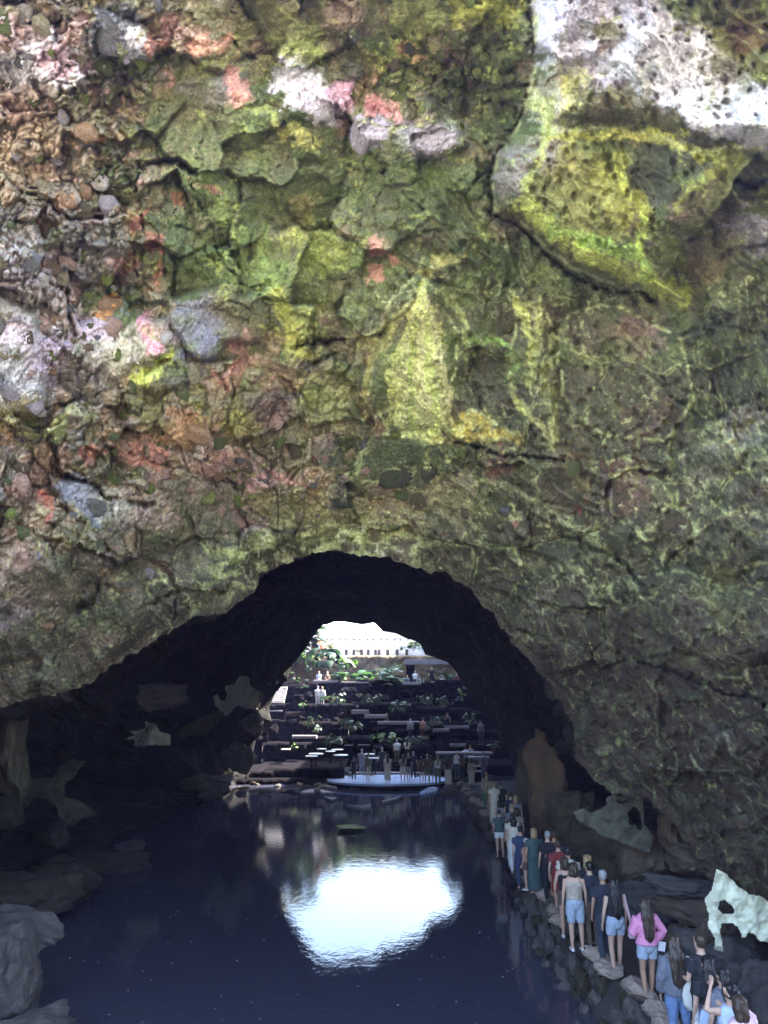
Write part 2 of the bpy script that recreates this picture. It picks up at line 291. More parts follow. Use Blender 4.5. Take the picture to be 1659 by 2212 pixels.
# ---- colours (rock, lichen and mineral crusts, plus shade painted near the lip)
G1=(78,84,44); G2=(72,90,46); OL=(104,104,58); BR=(104,86,66); DK=(52,54,38); PK=(196,150,136); SAL=(196,138,120); ORG=(178,130,88); WH=(226,222,228)
LAV=(176,168,186); SL=(108,110,118); YG=(182,194,98); YL=(204,202,104); PG=(176,192,112); TAN=(168,146,112); RU=(134,98,80); GY=(124,118,110); LPK=(214,176,184); BRT=(150,190,70)
BLOBS = [ # cx, cy, rx, ry, rot deg, colour, strength, ragged
 (600,390,300,120,8,(84,100,54),.65,.5),(900,430,150,110,0,(82,98,56),.6,.5),(400,560,120,90,0,(74,92,46),.7,.5),(700,620,150,90,0,(92,108,56),.55,.6),(420,260,140,70,0,(88,98,56),.6,.5),(1040,600,120,80,0,(72,84,48),.6,.5),(1500,800,150,130,0,(68,80,54),.65,.5),(1100,860,100,120,0,(70,78,56),.5,.5),(1480,700,120,50,0,(66,78,50),.6,.5),
 (60,120,150,120,0,(204,190,176),.5,.7),(90,330,110,110,0,(176,154,128),.5,.7),(60,640,110,150,0,(168,162,160),.45,.7),(120,840,130,80,0,(160,150,140),.4,.7),(180,250,110,60,0,(120,112,74),.5,.6),(340,60,90,50,0,(140,128,100),.45,.6),(60,1000,80,60,0,(140,120,96),.5,.6),(400,1060,160,60,0,(150,136,118),.45,.8),(420,880,120,60,0,(116,108,74),.5,.6),
 (60,120,120,70,20,WH,.75,.5),(30,70,60,30,0,PK,.6,.5),(130,130,60,40,0,LPK,.7,.5),(160,70,40,30,0,PK,.7,.6),(240,60,55,50,0,SL,.8,.3),(285,110,45,28,15,SL,.8,.2),(280,75,30,20,0,WH,.6,.6),
 (325,100,20,24,0,SAL,.9,.3),(400,75,55,32,15,RU,.7,.5),(370,60,30,22,0,PK,.6,.5),(455,100,50,22,-12,(204,150,120),.95,.4),(510,190,32,42,0,(200,142,126),.95,.35),(365,165,12,34,0,PK,.7,.5),
 (440,190,60,34,0,GY,.7,.2),(640,175,55,50,20,WH,.95,.5),(690,220,70,36,18,(220,208,222),.95,.5),(740,210,30,36,0,(208,160,180),.85,.5),(820,225,26,32,0,(212,150,148),.95,.4),(855,255,20,34,0,(208,146,140),.95,.45),
 (735,270,26,20,0,RU,.7,.3),(795,285,52,28,8,LAV,.85,.3),(925,300,72,40,0,(158,150,158),.8,.3),(640,95,60,28,20,YG,.6,.6),(630,60,70,40,0,OL,.7,.5),(560,240,50,14,20,YG,.6,.6),(640,285,60,16,25,YL,.7,.5),
 (750,30,80,50,0,(118,100,84),.85,.2),(900,40,60,60,0,YG,.45,.7),(880,110,50,60,20,(120,130,50),.7,.6),(1050,20,80,45,0,(178,182,60),.75,.6),(1190,40,60,45,10,YG,.8,.5),(1010,140,130,70,0,(92,98,48),.7,.3),(1000,120,40,26,0,RU,.6,.5),(880,120,26,16,0,ORG,.6,.4),
 (1060,180,90,130,0,(52,64,28),.7,.4),(1340,90,200,120,20,(212,206,216),1,.2),(1480,170,180,95,25,(230,228,234),1,.25),(1600,230,120,75,20,(230,228,238),1,.25),(1260,60,50,50,0,(200,196,210),.8,.5),(1280,30,60,40,0,(150,140,140),.6,.5),(1310,70,36,44,20,(134,114,84),.85,.2),
 (1190,220,60,70,0,(214,212,180),.8,.5),(1170,250,26,60,-10,YG,.85,.5),(1240,190,26,70,10,(196,200,110),.7,.6),(1340,210,70,22,-8,(130,124,86),.7,.4),(1400,235,80,26,15,(128,122,84),.75,.4),(1440,262,50,22,25,(118,112,70),.8,.3),
 (1260,285,80,10,2,YG,.9,.5),(1400,285,100,9,3,(196,198,80),.9,.5),(1180,330,50,50,0,(150,142,128),.8,.4),(1110,380,45,60,20,(140,132,122),.8,.4),(1230,400,55,80,15,(168,160,84),.75,.6),(1330,420,40,80,-25,(190,194,80),.7,.6),
 (1290,420,110,110,10,(150,150,70),.5,.5),(1410,380,95,66,10,(78,82,58),.9,.15),(1200,440,50,60,0,(120,122,66),.8,.4),(1500,330,50,16,20,YG,.8,.5),(1570,350,60,24,0,(130,140,56),.8,.4),(1600,120,70,80,10,(116,112,56),.8,.5),(1620,60,50,50,0,(110,82,60),.7,.4),
 (1500,430,60,26,-50,(120,104,92),.8,.4),(1620,500,50,60,-40,(172,168,180),.65,.5),(1520,580,60,26,-10,(138,120,78),.7,.3),(1560,540,60,60,0,(110,104,70),.6,.3),(1450,560,30,60,-30,(110,130,50),.7,.4),
 (800,470,60,60,0,(90,88,62),.6,.3),(650,480,40,60,0,(150,140,84),.7,.6),(690,540,60,60,0,(150,164,66),.65,.7),(560,560,50,80,-20,(120,140,66),.5,.7),(820,540,16,22,0,SAL,.9,.4),(845,570,18,16,0,SAL,.8,.5),(810,595,16,10,0,SAL,.7,.5),
 (300,480,16,34,0,(160,104,84),.9,.4),(335,520,16,22,0,(160,104,84),.85,.4),(270,570,26,16,0,(180,108,92),.85,.4),(330,600,12,40,0,(150,92,70),.7,.5),(395,430,16,26,-20,(150,90,74),.8,.5),(440,400,40,8,30,(160,100,90),.7,.6),
 (140,440,28,22,25,(192,134,84),1,.2),(190,290,26,20,0,(204,140,90),.7,.4),(170,560,80,60,0,(104,100,100),.6,.4),(110,600,60,50,0,(112,106,104),.6,.5),(220,520,60,70,0,(106,104,98),.55,.3),(40,330,60,90,0,TAN,.6,.6),(30,230,50,60,0,(190,160,140),.5,.6),
 (70,450,90,60,0,BR,.6,.5),(250,590,60,40,0,(100,98,88),.5,.3),(40,610,60,50,0,(150,138,140),.6,.5),(120,640,50,40,0,(160,140,130),.6,.5),(30,720,70,40,0,(180,168,180),.75,.6),(40,830,80,60,20,(176,178,186),.8,.4),(100,770,50,50,0,(172,156,172),.8,.6),
 (232,660,28,18,0,(190,130,66),.95,.2),(210,720,60,40,0,(188,168,176),.9,.4),(270,760,70,44,-20,(196,188,164),.9,.5),(320,720,20,50,-8,(212,150,160),.9,.4),(350,700,30,40,0,(176,150,140),.7,.4),(420,690,56,50,0,(116,116,120),.95,.15),(440,745,40,34,0,(112,112,124),.95,.15),(500,660,60,44,0,(104,100,72),.7,.3),
 (335,795,50,20,-42,(190,200,84),.95,.3),(380,810,40,34,0,(92,92,76),.7,.3),(190,800,50,40,20,(150,140,140),.6,.6),(300,870,90,40,-10,(104,96,58),.7,.3),(30,900,60,50,0,(150,140,80),.7,.4),(120,920,80,20,-25,(150,160,80),.6,.6),
 (520,740,30,26,0,PK,.7,.5),(550,780,50,26,30,(180,140,126),.7,.6),(510,810,26,40,20,(176,118,104),.8,.4),(620,810,60,30,0,(150,128,100),.6,.6),(650,720,50,60,0,YL,.5,.7),(700,860,50,60,0,(160,160,84),.5,.7),(600,890,70,50,0,(104,88,84),.7,.4),(520,910,40,40,0,(150,150,66),.5,.7),
 (405,930,60,42,0,(168,128,88),.95,.25),(430,980,70,16,-8,(232,216,204),.85,.5),(460,1000,60,26,0,PK,.75,.5),(340,985,20,26,0,(186,128,110),.95,.3),(300,975,18,26,0,(184,128,110),.9,.3),(260,965,26,20,0,SAL,.7,.6),(220,1010,60,60,0,(84,80,52),.7,.2),(190,980,30,16,0,(190,124,100),.6,.5),
 (500,1030,60,30,0,(132,112,112),.7,.5),(560,1040,50,26,0,(196,160,156),.8,.6),(620,1040,40,20,0,PK,.7,.6),(180,1080,70,34,45,(124,128,140),.95,.15),(70,1060,60,60,20,(128,92,74),.7,.4),(90,1130,70,40,0,(168,150,120),.6,.6),(100,1090,16,26,0,(196,108,84),.8,.4),
 (255,1095,60,22,15,(206,200,180),.8,.6),(340,1110,60,30,0,(190,160,150),.6,.6),(530,1110,50,30,0,(190,150,150),.6,.6),(540,1135,40,16,0,LPK,.7,.6),(40,1230,80,80,0,(178,146,132),.75,.5),(20,1330,40,40,0,(200,176,182),.7,.5),(105,1348,22,18,0,(206,172,112),1,.2),(120,1260,60,60,0,(150,134,110),.6,.5),
 (200,1400,70,60,20,(128,104,86),.7,.4),(90,1440,90,50,0,(136,128,104),.7,.5),(330,1300,90,40,-25,(104,94,70),.6,.3),(700,1120,130,40,10,(160,160,90),.55,.8),(800,1130,130,50,0,(168,160,100),.6,.8),(600,1180,150,26,-10,(160,170,92),.7,.8),(860,1090,90,50,0,(150,128,100),.6,.6),(1000,1100,90,60,0,(150,150,90),.45,.8),
 (740,1080,30,26,0,(84,84,80),.8,.2),(570,1090,60,30,0,(110,104,60),.6,.5),(860,1000,110,60,0,(72,80,50),.85,.1),
 (1380,740,60,50,0,(150,118,100),.6,.5),(1360,830,140,80,0,(94,92,60),.7,.3),(1390,900,60,50,0,(96,74,64),.75,.3),(1350,1060,50,60,0,(116,86,72),.9,.15),(1330,1000,30,20,0,(124,90,76),.8,.2),(1440,1090,70,50,0,(108,90,60),.7,.2),(1255,1010,30,50,-20,(134,116,66),.7,.3),(1310,1060,12,50,-8,(216,190,176),.8,.4),(1075,1000,16,40,0,(150,96,80),.7,.5),(1250,1090,16,10,0,(200,104,84),.9,.3),(1110,1135,12,10,0,(200,104,90),.9,.3),
 (1600,930,80,40,-30,(190,180,172),.65,.7),(1550,960,60,60,0,(160,166,110),.5,.8),(1500,1060,80,40,0,(150,140,110),.4,.8),(1560,1290,40,90,-30,(172,180,84),.7,.75),(1600,1440,90,30,10,(176,184,96),.75,.6),(1540,1460,60,14,10,YG,.6,.6),(1430,1520,14,60,-35,(160,102,84),.75,.5),(1480,1580,50,60,-20,(140,100,84),.6,.5),(1560,1550,60,40,0,(164,156,150),.5,.7),
 (1150,1220,90,26,20,(150,160,90),.6,.8),(1280,1190,60,26,35,(176,182,110),.75,.7),(1220,1290,60,40,0,(120,110,90),.4,.5),(1100,1180,200,50,15,(84,80,64),.5,.3),(1160,1300,30,14,0,(140,132,128),.6,.4),(1490,1330,40,50,0,(110,104,90),.6,.3),(1200,1350,60,60,0,(104,96,76),.4,.5)]
STROKES = [ # points, width, colour, strength, ragged
 ([(1140,450),(1190,500),(1260,545),(1330,580),(1400,605),(1478,642)], 20,(190,204,84),.95,.5),([(1130,440),(1160,350),(1185,290)],10,YG,.7,.6),([(1200,500),(1300,530),(1390,560),(1400,600)],14,(150,190,80),.8,.7),
 ([(1185,300),(1290,292),(1400,298),(1470,315),(1510,350)],9,(200,200,92),.9,.5),([(1340,340),(1350,400),(1385,440),(1400,470)],14,(190,196,76),.8,.6),([(1400,470),(1380,540),(1390,600)],12,(170,196,70),.8,.6),([(1500,340),(1560,360),(1500,400),(1470,450)],8,(180,190,80),.7,.6),
 ([(925,600),(905,640),(840,700),(800,790),(790,860)],10,(196,196,112),.7,.7),([(918,680),(925,780),(935,870),(942,925)],28,(204,204,116),.8,.8),([(903,642),(851,760),(838,910)],4,(190,198,100),0.75,0.55),([(905,636),(860,760),(850,913)],6,(195,201,113),0.77,0.60),([(907,630),(869,760),(863,916)],8,(200,204,126),0.79,0.65),([(909,624),(878,760),(875,919)],5,(205,207,139),0.81,0.70),([(911,618),(887,760),(888,922)],7,(190,210,102),0.83,0.55),([(913,612),(896,760),(900,925)],4,(195,199,115),0.75,0.60),([(915,606),(905,760),(912,928)],6,(200,202,128),0.77,0.65),([(917,612),(914,760),(925,925)],8,(205,205,141),0.79,0.70),([(919,618),(923,760),(937,922)],5,(190,208,104),0.81,0.55),([(921,624),(932,760),(950,919)],7,(195,211,117),0.83,0.60),([(923,630),(941,760),(962,916)],4,(200,200,130),0.75,0.65),([(925,636),(950,760),(975,913)],6,(205,203,143),0.77,0.70),([(870,935),(960,925),(985,940)],9,YG,.8,.5),
 ([(955,620),(1000,690),(1015,760)],8,(190,200,120),.6,.7),([(905,590),(960,560),(1000,545)],8,(190,186,110),.7,.6),([(1020,735),(1060,725),(1100,760),(1115,790),(1090,820)],8,(150,190,90),.8,.5),
 ([(1125,650),(1140,700),(1148,760),(1140,830)],9,(196,204,106),.9,.8),([(1168,655),(1160,720),(1150,800)],8,(190,200,110),.85,.8),([(1105,820),(1130,880),(1160,920),(1195,965)],8,(196,200,110),.85,.6),([(1165,800),(1185,860),(1200,940)],14,(190,196,100),.8,.7),([(1010,900),(1000,940),(1060,940),(1125,945)],13,(204,190,78),.95,.4),
 ([(990,930),(1020,900),(1050,915)],16,(206,188,70),.9,.4),([(330,1380),(420,1330),(480,1300),(540,1260)],8,(160,160,110),.5,.8),([(450,1195),(560,1180),(640,1195),(720,1185)],14,(170,180,100),.7,.8),([(560,1160),(640,1165),(720,1150),(800,1170)],10,(176,184,104),.7,.8),
 ([(1050,1030),(1120,1060),(1190,1100),(1260,1150),(1290,1195),(1360,1235)],7,(186,196,130),.75,.6),([(1362,1250),(1380,1300),(1430,1350),(1455,1400)],6,(180,190,124),.85,.5),([(1440,1440),(1520,1440),(1590,1465),(1655,1430)],10,(188,194,110),.9,.4),([(1530,1300),(1600,1340),(1650,1420)],6,(186,196,100),.8,.7),
 ([(1240,1480),(1260,1540),(1280,1570)],7,(160,160,110),.6,.7),([(1320,1600),(1330,1700)],9,(150,150,104),.6,.6),([(1300,1560),(1306,1640)],8,(150,150,104),.6,.6),([(1390,1610),(1440,1650),(1500,1690)],10,(160,160,116),.6,.6),([(1550,1800),(1590,1880),(1640,1930)],9,(156,152,116),.6,.6),
 ([(1380,1480),(1420,1540),(1470,1560),(1500,1620)],8,(160,164,108),.6,.7),([(480,440),(520,520),(560,600),(600,660),(660,700)],16,(130,150,74),.6,.8),([(600,640),(620,720),(650,760)],14,(186,190,76),.6,.7),([(575,475),(560,560),(590,620)],9,(150,176,90),.5,.8),
 ([(1410,850),(1450,880),(1490,930)],10,(104,82,60),.7,.3),([(1490,930),(1500,860),(1530,900)],9,(176,196,110),.6,.8),([(1340,690),(1400,700),(1450,760)],6,(130,110,96),.6,.4),([(1530,280),(1540,200),(1500,120)],8,YG,.4,.7)]
def base_colour(x, y, D, TT=1.0):
    n = x.size; X = x; Y = y
    wx = X + 34 * fbm(X / 60, Y / 60, 21, 4, .6); wy = Y + 34 * fbm(X / 60, Y / 60, 22, 4, .6)
    C = np.empty(X.shape + (3,))
    def mix(c, m):
        c = lin(c)
        nonlocal C
        m = np.clip(m, 0, 1)[..., None]; C = C * (1 - m) + c * m
    C[:] = lin((98,104,62))
    mix(G2, sstep(-.25, .35, fbm(X / 150, Y / 150, 23, 4)) * .8)
    mix(BR, sstep(0.05, .5, fbm(X / 110, Y / 110, 24, 5)) * .6)
    mix((120,112,88), sstep(.05, .5, fbm(X / 70, Y / 70, 25, 5)) * .6)
    left = sstep(520, 120, X + 60 * perlin(X / 90, Y / 90, 3))
    r2 = D['r2']; r3 = D['r3']; r1 = D['r1']
    mix(TAN, (r1 > .8) * .35 * (1 - D['inb'])); mix(GY, (r1 < .15) * .4)
    for lo, c, s in ((0, PK, .6), (.10, ORG, .5), (.18, (190,184,180), .55), (.30, SL, .6), (.42, RU, .6), (.5, (150,140,120), .6), (.62, OL, .5), (.7, TAN, .6), (.8, DK, .5)):
        mix(c, ((r2 >= lo) & (r2 < lo + .1)) * s * (0.25 + .75 * np.maximum(left, .8 * D['rub'])) * (1 - D['inb'] * .8) * (1 - .75 * D['melt']))
        rr = (r3 * 3.7 + r2) % 1.0
        mix(c, ((rr >= lo) & (rr < lo + .08)) * s * np.maximum(left, .5 * D['rub']) * (1 - D['inb']) * .9)
    # right-hand side: dark olive basalt with brown
    rt = sstep(960, 1100, X) * sstep(600, 750, Y)
    mix((74,76,54), rt * .6); mix((92,78,62), rt * sstep(-.1, .4, fbm(X / 130, Y / 90, 26, 4)) * .8)
    top = sstep(160, 20, Y) * sstep(1100, 700, X)
    mix((120,116,60), top * .5 * sstep(-.2, .3, fbm(X / 90, Y / 90, 27, 4)))
    thr = np.clip(.50 + .55 * ridged(X / 26 + .6 * perlin(X / 20, Y / 20, 51), Y / 40 + .6 * perlin(X / 20, Y / 20, 52), 73, 4) + .5 * fbm(X / 12, Y / 20, 74, 3), .25, 1.15)
    rag = fbm(X / 26, Y / 26, 28, 5, .62); rag2 = fbm(X / 9, Y / 9, 29, 3, .6)
    for cx, cy, rx, ry, rot, c, s, rg in BLOBS:
        R = max(rx, ry) * 1.9 + 60
        k = np.where((np.abs(X - cx) < R) & (np.abs(Y - cy) < R))
        if k[0].size == 0: continue
        a = math.radians(rot); px = wx[k] - cx; py = wy[k] - cy
        u = (px * math.cos(a) + py * math.sin(a)) / rx; v = (-px * math.sin(a) + py * math.cos(a)) / ry
        q = 1 - np.sqrt(u * u + v * v) + rg * (rag[k] * .9 + rag2[k] * .35)
        m = (sstep(-.06 - .35 * rg, .16 + .3 * rg, q) * s)
        if c[1] > c[2] * 1.45 and c[1] > 120: m = m * np.clip(thr[k] * 1.2, .4, 1)
        m = m[..., None]
        C[k] = C[k] * (1 - m) + lin(c) * m
    for pts, wd, c, s, rg in STROKES:
        P = np.array(pts); mg = wd * 2 + 60
        k = np.where((X > P[:, 0].min() - mg) & (X < P[:, 0].max() + mg) & (Y > P[:, 1].min() - mg) & (Y < P[:, 1].max() + mg))
        if k[0].size == 0: continue
        l = line_d(X[k] * .5 + wx[k] * .5, Y[k] * .5 + wy[k] * .5, pts)
        q = 1 - l / wd + rg * (rag[k] * 1.0 + rag2[k] * .6)
        m = (sstep(-.35, .45, q) * s * np.clip(thr[k] * 1.3 - .12, .3, 1))[..., None]
        C[k] = C[k] * (1 - m) + lin(c) * m
    # fine lichen: yellow-green threads on the melted part, darker green in hollows
    th = ridged(X / 42 + .5 * perlin(X / 30, Y / 30, 51), Y / 42 + .5 * perlin(X / 30, Y / 30, 52), 53, 4)
    patch = sstep(-.05, .35, fbm(X / 140, Y / 140, 54, 3))
    mix((176,188,112), sstep(1.15, 1.6, th) * patch * .75 * np.maximum(D['melt'], .35 + .5 * D['low']) * (1 - .6 * D['inb']))
    mix((112,132,60), sstep(0, .5, fbm(X / 120, Y / 90, 55, 5, .6)) * .40 * (1 - .7 * left) * sstep(1250, 800, Y))
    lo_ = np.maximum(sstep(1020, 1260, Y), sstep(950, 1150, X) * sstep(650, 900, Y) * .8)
    vlo = sstep(1150, 1450, Y) * np.maximum(sstep(900, 1050, X), sstep(650, 250, X) * .55); vlo = np.maximum(vlo, .7 * (1 - sstep(0, .07, TT)))  # lower right and arch lip: underside shade painted into the rock colour
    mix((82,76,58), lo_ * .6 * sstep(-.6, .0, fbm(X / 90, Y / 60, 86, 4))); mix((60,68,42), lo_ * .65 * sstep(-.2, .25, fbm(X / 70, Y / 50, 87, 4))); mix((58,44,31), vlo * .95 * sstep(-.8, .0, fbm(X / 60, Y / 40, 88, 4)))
    def threads(sc, asp, w_, seed, a):
        u = (X * math.cos(a) + Y * math.sin(a)) / sc; v = (-X * math.sin(a) + Y * math.cos(a)) / (sc * asp)
        q = fbm(u + .5 * perlin(u * 2, v * 2, seed + 1), v + .5 * perlin(u * 2, v * 2, seed + 2), seed, 2, .45)
        return np.exp(-(q / w_) ** 2) * sstep(-.25, .15, fbm(X / 18, Y / 18, seed + 5, 3))
    t1 = threads(120, .55, .035, 201, .5); t2 = threads(60, .6, .05, 211, .9); t3 = threads(90, .4, .03, 221, 1.2)
    pm = sstep(.0, .3, fbm(X / 130, Y / 110, 231, 3)); right_ = np.maximum(sstep(560, 800, X) * sstep(480, 620, Y), sstep(1050, 1150, Y))
    mix((188,194,128), np.clip(t1 + t2 * .8, 0, 1) * pm * right_ * .8 * (1 - .75 * vlo) * (1 - .6 * sstep(1350, 1500, Y)) * (1 - .4 * D['inb']))
    ca, sa = math.cos(1.05), math.sin(1.05)
    du = (X * ca + Y * sa) / 95; dv = (-X * sa + Y * ca) / 17
    drip = sstep(.16, .30, fbm(du + .4 * perlin(X / 60, Y / 60, 301), dv + .7 * perlin(X / 50, Y / 50, 302), 303, 4, .6) * (.8 + .6 * rag))
    zone = sstep(1300, 1450, Y) * sstep(1150, 1250, X) * sstep(-.05, .2, fbm(X / 110, Y / 110, 304, 2))
    mix((170,166,124), drip * zone * .42 * sstep(0, .3, fbm(X / 200, Y / 160, 309, 2)))
    mix((168,176,104), t3 * (1 - pm) * right_ * .45)
    mix((182,196,90), np.clip(t2 + t1 * .5, 0, 1) * sstep(.05, .35, fbm(X / 90, Y / 90, 235, 3)) * .7 * (1 - right_) * (1 - left))
    rg_ = sstep(-.2, .2, fbm(X / 24, Y / 24, 241, 3)) * (1 - .85 * vlo)
    mix((196,204,134), D['rim'] * rg_ * .8 * sstep(560, 700, X))
    lace = np.exp(-((D['e2'] - .09) / .05) ** 2) * sstep(.0, .3, fbm(X / 60, Y / 40, 242, 3))
    mix((190,194,128), lace * .7 * sstep(960, 1060, Y) * sstep(420, 560, X) * rg_)
    lac3 = np.exp(-((D['e1'] - .05) / .03) ** 2) * rg_
    mix((186,194,120), lac3 * .55 * sstep(620, 760, X) * sstep(520, 700, Y))
    belt = np.exp(-((Y - 1165 + .0006 * (X - 800) ** 2 * -1) / 55) ** 2) * sstep(380, 520, X) * sstep(1000, 850, X)
    mix((178,184,112), belt * sstep(-.05, .3, fbm(X / 40, Y / 22, 236, 4)) * .8)
    mix((206,206,160), belt * t2 * .8)
    mix((200,196,190), sstep(1.35, 1.7, ridged(X / 30, Y / 30, 57, 3)) * .35 * sstep(0, .4, fbm(X / 120, Y / 120, 58, 2)))
    hol = np.maximum(np.maximum(sstep(.15, .6, D['cr']) , .6 * D['ek'] * (1 - sstep(0, .05, D['e1'])) * (1 - D['inb'])), .5 * D['ek'] * (1 - sstep(0, .14, D['e2'])) * (.3 + D['rub']) * (1 - D['inb']) * (1 - .6 * D['melt']))
    mix((34,42,20), hol * .75); mix((32,36,22), D['hair'] * .7)
    mix((54,52,44), sstep(.3, .6, perlin(X / 7, Y / 7, 59)) * .35)
    sp = .82 + .5 * fbm(X / 5, Y / 5, 60, 2) + .3 * fbm(X / 40, Y / 40, 61, 3)
    C = C * np.clip(sp, .35, 1.7)[..., None] * ALB; g = C.mean(-1, keepdims=True); C = g + (C - g) * .88
    return np.clip(C, 0.004, .88)
ALB = 1.45
# ---- polar grid round the arch
def resample(pts, n, pw=None):
    P = np.array(pts, float); seg = np.hypot(*(P[1:, :2] - P[:-1, :2]).T); s = np.concatenate([[0], np.cumsum(seg)])
    if pw is not None: s = pw
    t = np.linspace(0, s[-1], n); return np.stack([np.interp(t, s, P[:, k]) for k in range(P.shape[1])], 1)
NS, NT = 1300, 550
lipP = np.array(LIP); seg = np.hypot(*(lipP[1:, :2] - lipP[:-1, :2]).T)
wgt = np.where((lipP[:-1, 0] < -60) | (lipP[1:, 0] > 1700), .30, 1.0); slip = np.concatenate([[0], np.cumsum(seg * wgt)])
A = resample(LIP, NS, slip)
OUTQ = [(-900,2600),(-900,1950),(-900,1450),(-700,600),(-360,-300),(150,-560),(830,-600),(1450,-560),(2000,-300),(2450,500),(2650,1300),(2650,2000),(2650,2700)]
_oa = np.array(OUTQ, float)
# spread outer points so that radial lines fan evenly
so_ = np.interp(np.linspace(0, 1, NS), np.linspace(0, 1, 13), np.array([0, .5, 1.2, 3, 4, 5, 6, 7, 8, 9, 10.2, 11.3, 12]))
B = np.stack([np.interp(so_, np.arange(13), _oa[:, k]) for k in (0, 1)], 1)
tt = np.linspace(0, 1, NT) ** 1.12
GRX = A[:, None, 0] + (B[:, None, 0] - A[:, None, 0]) * tt[None]
GRY = A[:, None, 1] + (B[:, None, 1] - A[:, None, 1]) * tt[None]
jag = 1 - sstep(0, .03, tt)[None]
GRX = GRX + jag * (10 * fbm(A[:, None, 0] / 40, A[:, None, 1] / 40, 81, 3)); GRY = GRY + jag * (14 * fbm(A[:, None, 0] / 34, A[:, None, 1] / 34, 82, 4))
dsp, DD = relief(GRX, GRY)
dep = base_depth(GRX, GRY) - dsp * np.clip(.25 + sstep(0, .04, tt)[None], 0, 1)
NEAR = at(GRX, GRY, dep)
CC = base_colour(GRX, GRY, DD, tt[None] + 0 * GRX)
# ---- the tunnel behind: rings from the lip to the far mouth at Y = 52
FAR = [(700,2500),(560,1745),(540,1700),(536,1650),(552,1600),(585,1560),(582,1530),(596,1496),(618,1470),(627,1440),(646,1416),(668,1386),(697,1349),(720,1341),(751,1345),(781,1349),(807,1344.5),
 (826,1361),(856,1366),(878,1375),(908,1390),(918,1414),(935,1417),(968,1431),(984,1447),(1002,1476),(1021,1506),(1044,1540),(1073,1574),(1085,1597),(1104,1634),(1112,1672),(1119,1709),(1130,1760),(1200,2500)]
fp = np.array(FAR, float); FA = resample(FAR, NS)
# match by fraction, anchoring feet
end = at(FA[:, 0], FA[:, 1], 52.0 + 0 * FA[:, 0]); end[:, 2] = np.maximum(end[:, 2], -1.6)
start = NEAR[:, 0, :].copy(); start[:, 2] = np.maximum(start[:, 2], -2.5)
start[:, :] = NEAR[:, 0, :]
NR = 210
rt = np.concatenate([np.linspace(0, .08, 26)[:-1], np.linspace(.08, 1, NR - 25)])
TUN = np.zeros((NS, NR, 3))
u = np.linspace(0, 1, NS)

for j, t in enumerate(rt):
    base = start * (1 - t) + end * t
    bulge = math.sin(math.pi * min(1, t * 1.02)) ** .6 if t > 0 else 0
    cxm = base[:, 0].mean()
    # push outwards: sideways near the feet, up at the crown
    sx = np.tanh((base[:, 0] - 0) / 3.0); crown = np.exp(-((u - .5) / .2) ** 2)
    base[:, 0] += sx * bulge * (3.4 - 1.6 * crown) * np.where(base[:, 0] < 0, 1.7, .75)
    base[:, 2] += bulge * 1.5 * crown + .9 * min(1, t * 14) * crown * (1 - t)
    TUN[:, j] = base
s_ = u[:, None] * 60; q_ = rt[None] * 34
tn = 1.1 * fbm(s_ / 7, q_ / 6, 61, 4) + .35 * ridged(s_ / 3, q_ / 3, 62, 3)
w1 = worley(s_ / 1.7, q_ / 1.7, 63); tn = tn + .35 * (w1[2] - .5) + .25 * sstep(0, .3, w1[1] - w1[0]) + .1 * fbm(s_ * 2, q_ * 2, 64, 3)
fade = sstep(0, .05, rt)[None] * (1 - .85 * sstep(.93, 1, rt))[None]
ctr = np.zeros((1, NR, 3)); ctr[0, :, 1] = TUN[:, :, 1].mean(0); ctr[0, :, 2] = 2.5
dv = ctr - TUN; dv[..., 1] = 0; dv /= np.linalg.norm(dv, axis=2, keepdims=True) + 1e-6
TUN = TUN + dv * (tn * fade * .8)[..., None]
# right-hand wall stays clear of the walkway, left one of the bank
m = (TUN[..., 0] > 0) & (TUN[..., 2] < 3.2); TUN[..., 0] = np.where(m, np.maximum(TUN[..., 0], 7.2 - .012 * (TUN[..., 1] - 15) + .35 * tn), TUN[..., 0])
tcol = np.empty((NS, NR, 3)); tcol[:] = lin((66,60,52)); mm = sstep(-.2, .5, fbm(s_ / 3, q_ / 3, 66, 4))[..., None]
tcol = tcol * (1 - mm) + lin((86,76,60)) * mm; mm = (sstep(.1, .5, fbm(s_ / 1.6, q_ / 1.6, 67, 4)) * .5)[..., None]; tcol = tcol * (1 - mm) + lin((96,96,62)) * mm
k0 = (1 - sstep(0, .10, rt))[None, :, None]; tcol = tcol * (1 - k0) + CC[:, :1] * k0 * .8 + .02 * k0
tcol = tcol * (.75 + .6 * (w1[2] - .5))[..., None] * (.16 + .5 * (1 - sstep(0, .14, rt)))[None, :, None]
# one sheet: outer edge ... lip ... far mouth
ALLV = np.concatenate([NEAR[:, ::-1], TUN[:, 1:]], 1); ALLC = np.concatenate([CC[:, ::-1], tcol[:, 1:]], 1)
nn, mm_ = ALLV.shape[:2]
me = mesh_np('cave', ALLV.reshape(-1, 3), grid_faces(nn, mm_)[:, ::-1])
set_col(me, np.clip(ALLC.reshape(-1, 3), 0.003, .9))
M_cave = rocky('cave_rock', attr=True, rough=.88, scale=11, var=.42, bump=.8, bscale=18, bdist=.06, spec=.35)
cave = link('cave', me, M_cave); tag(cave, kind='structure')
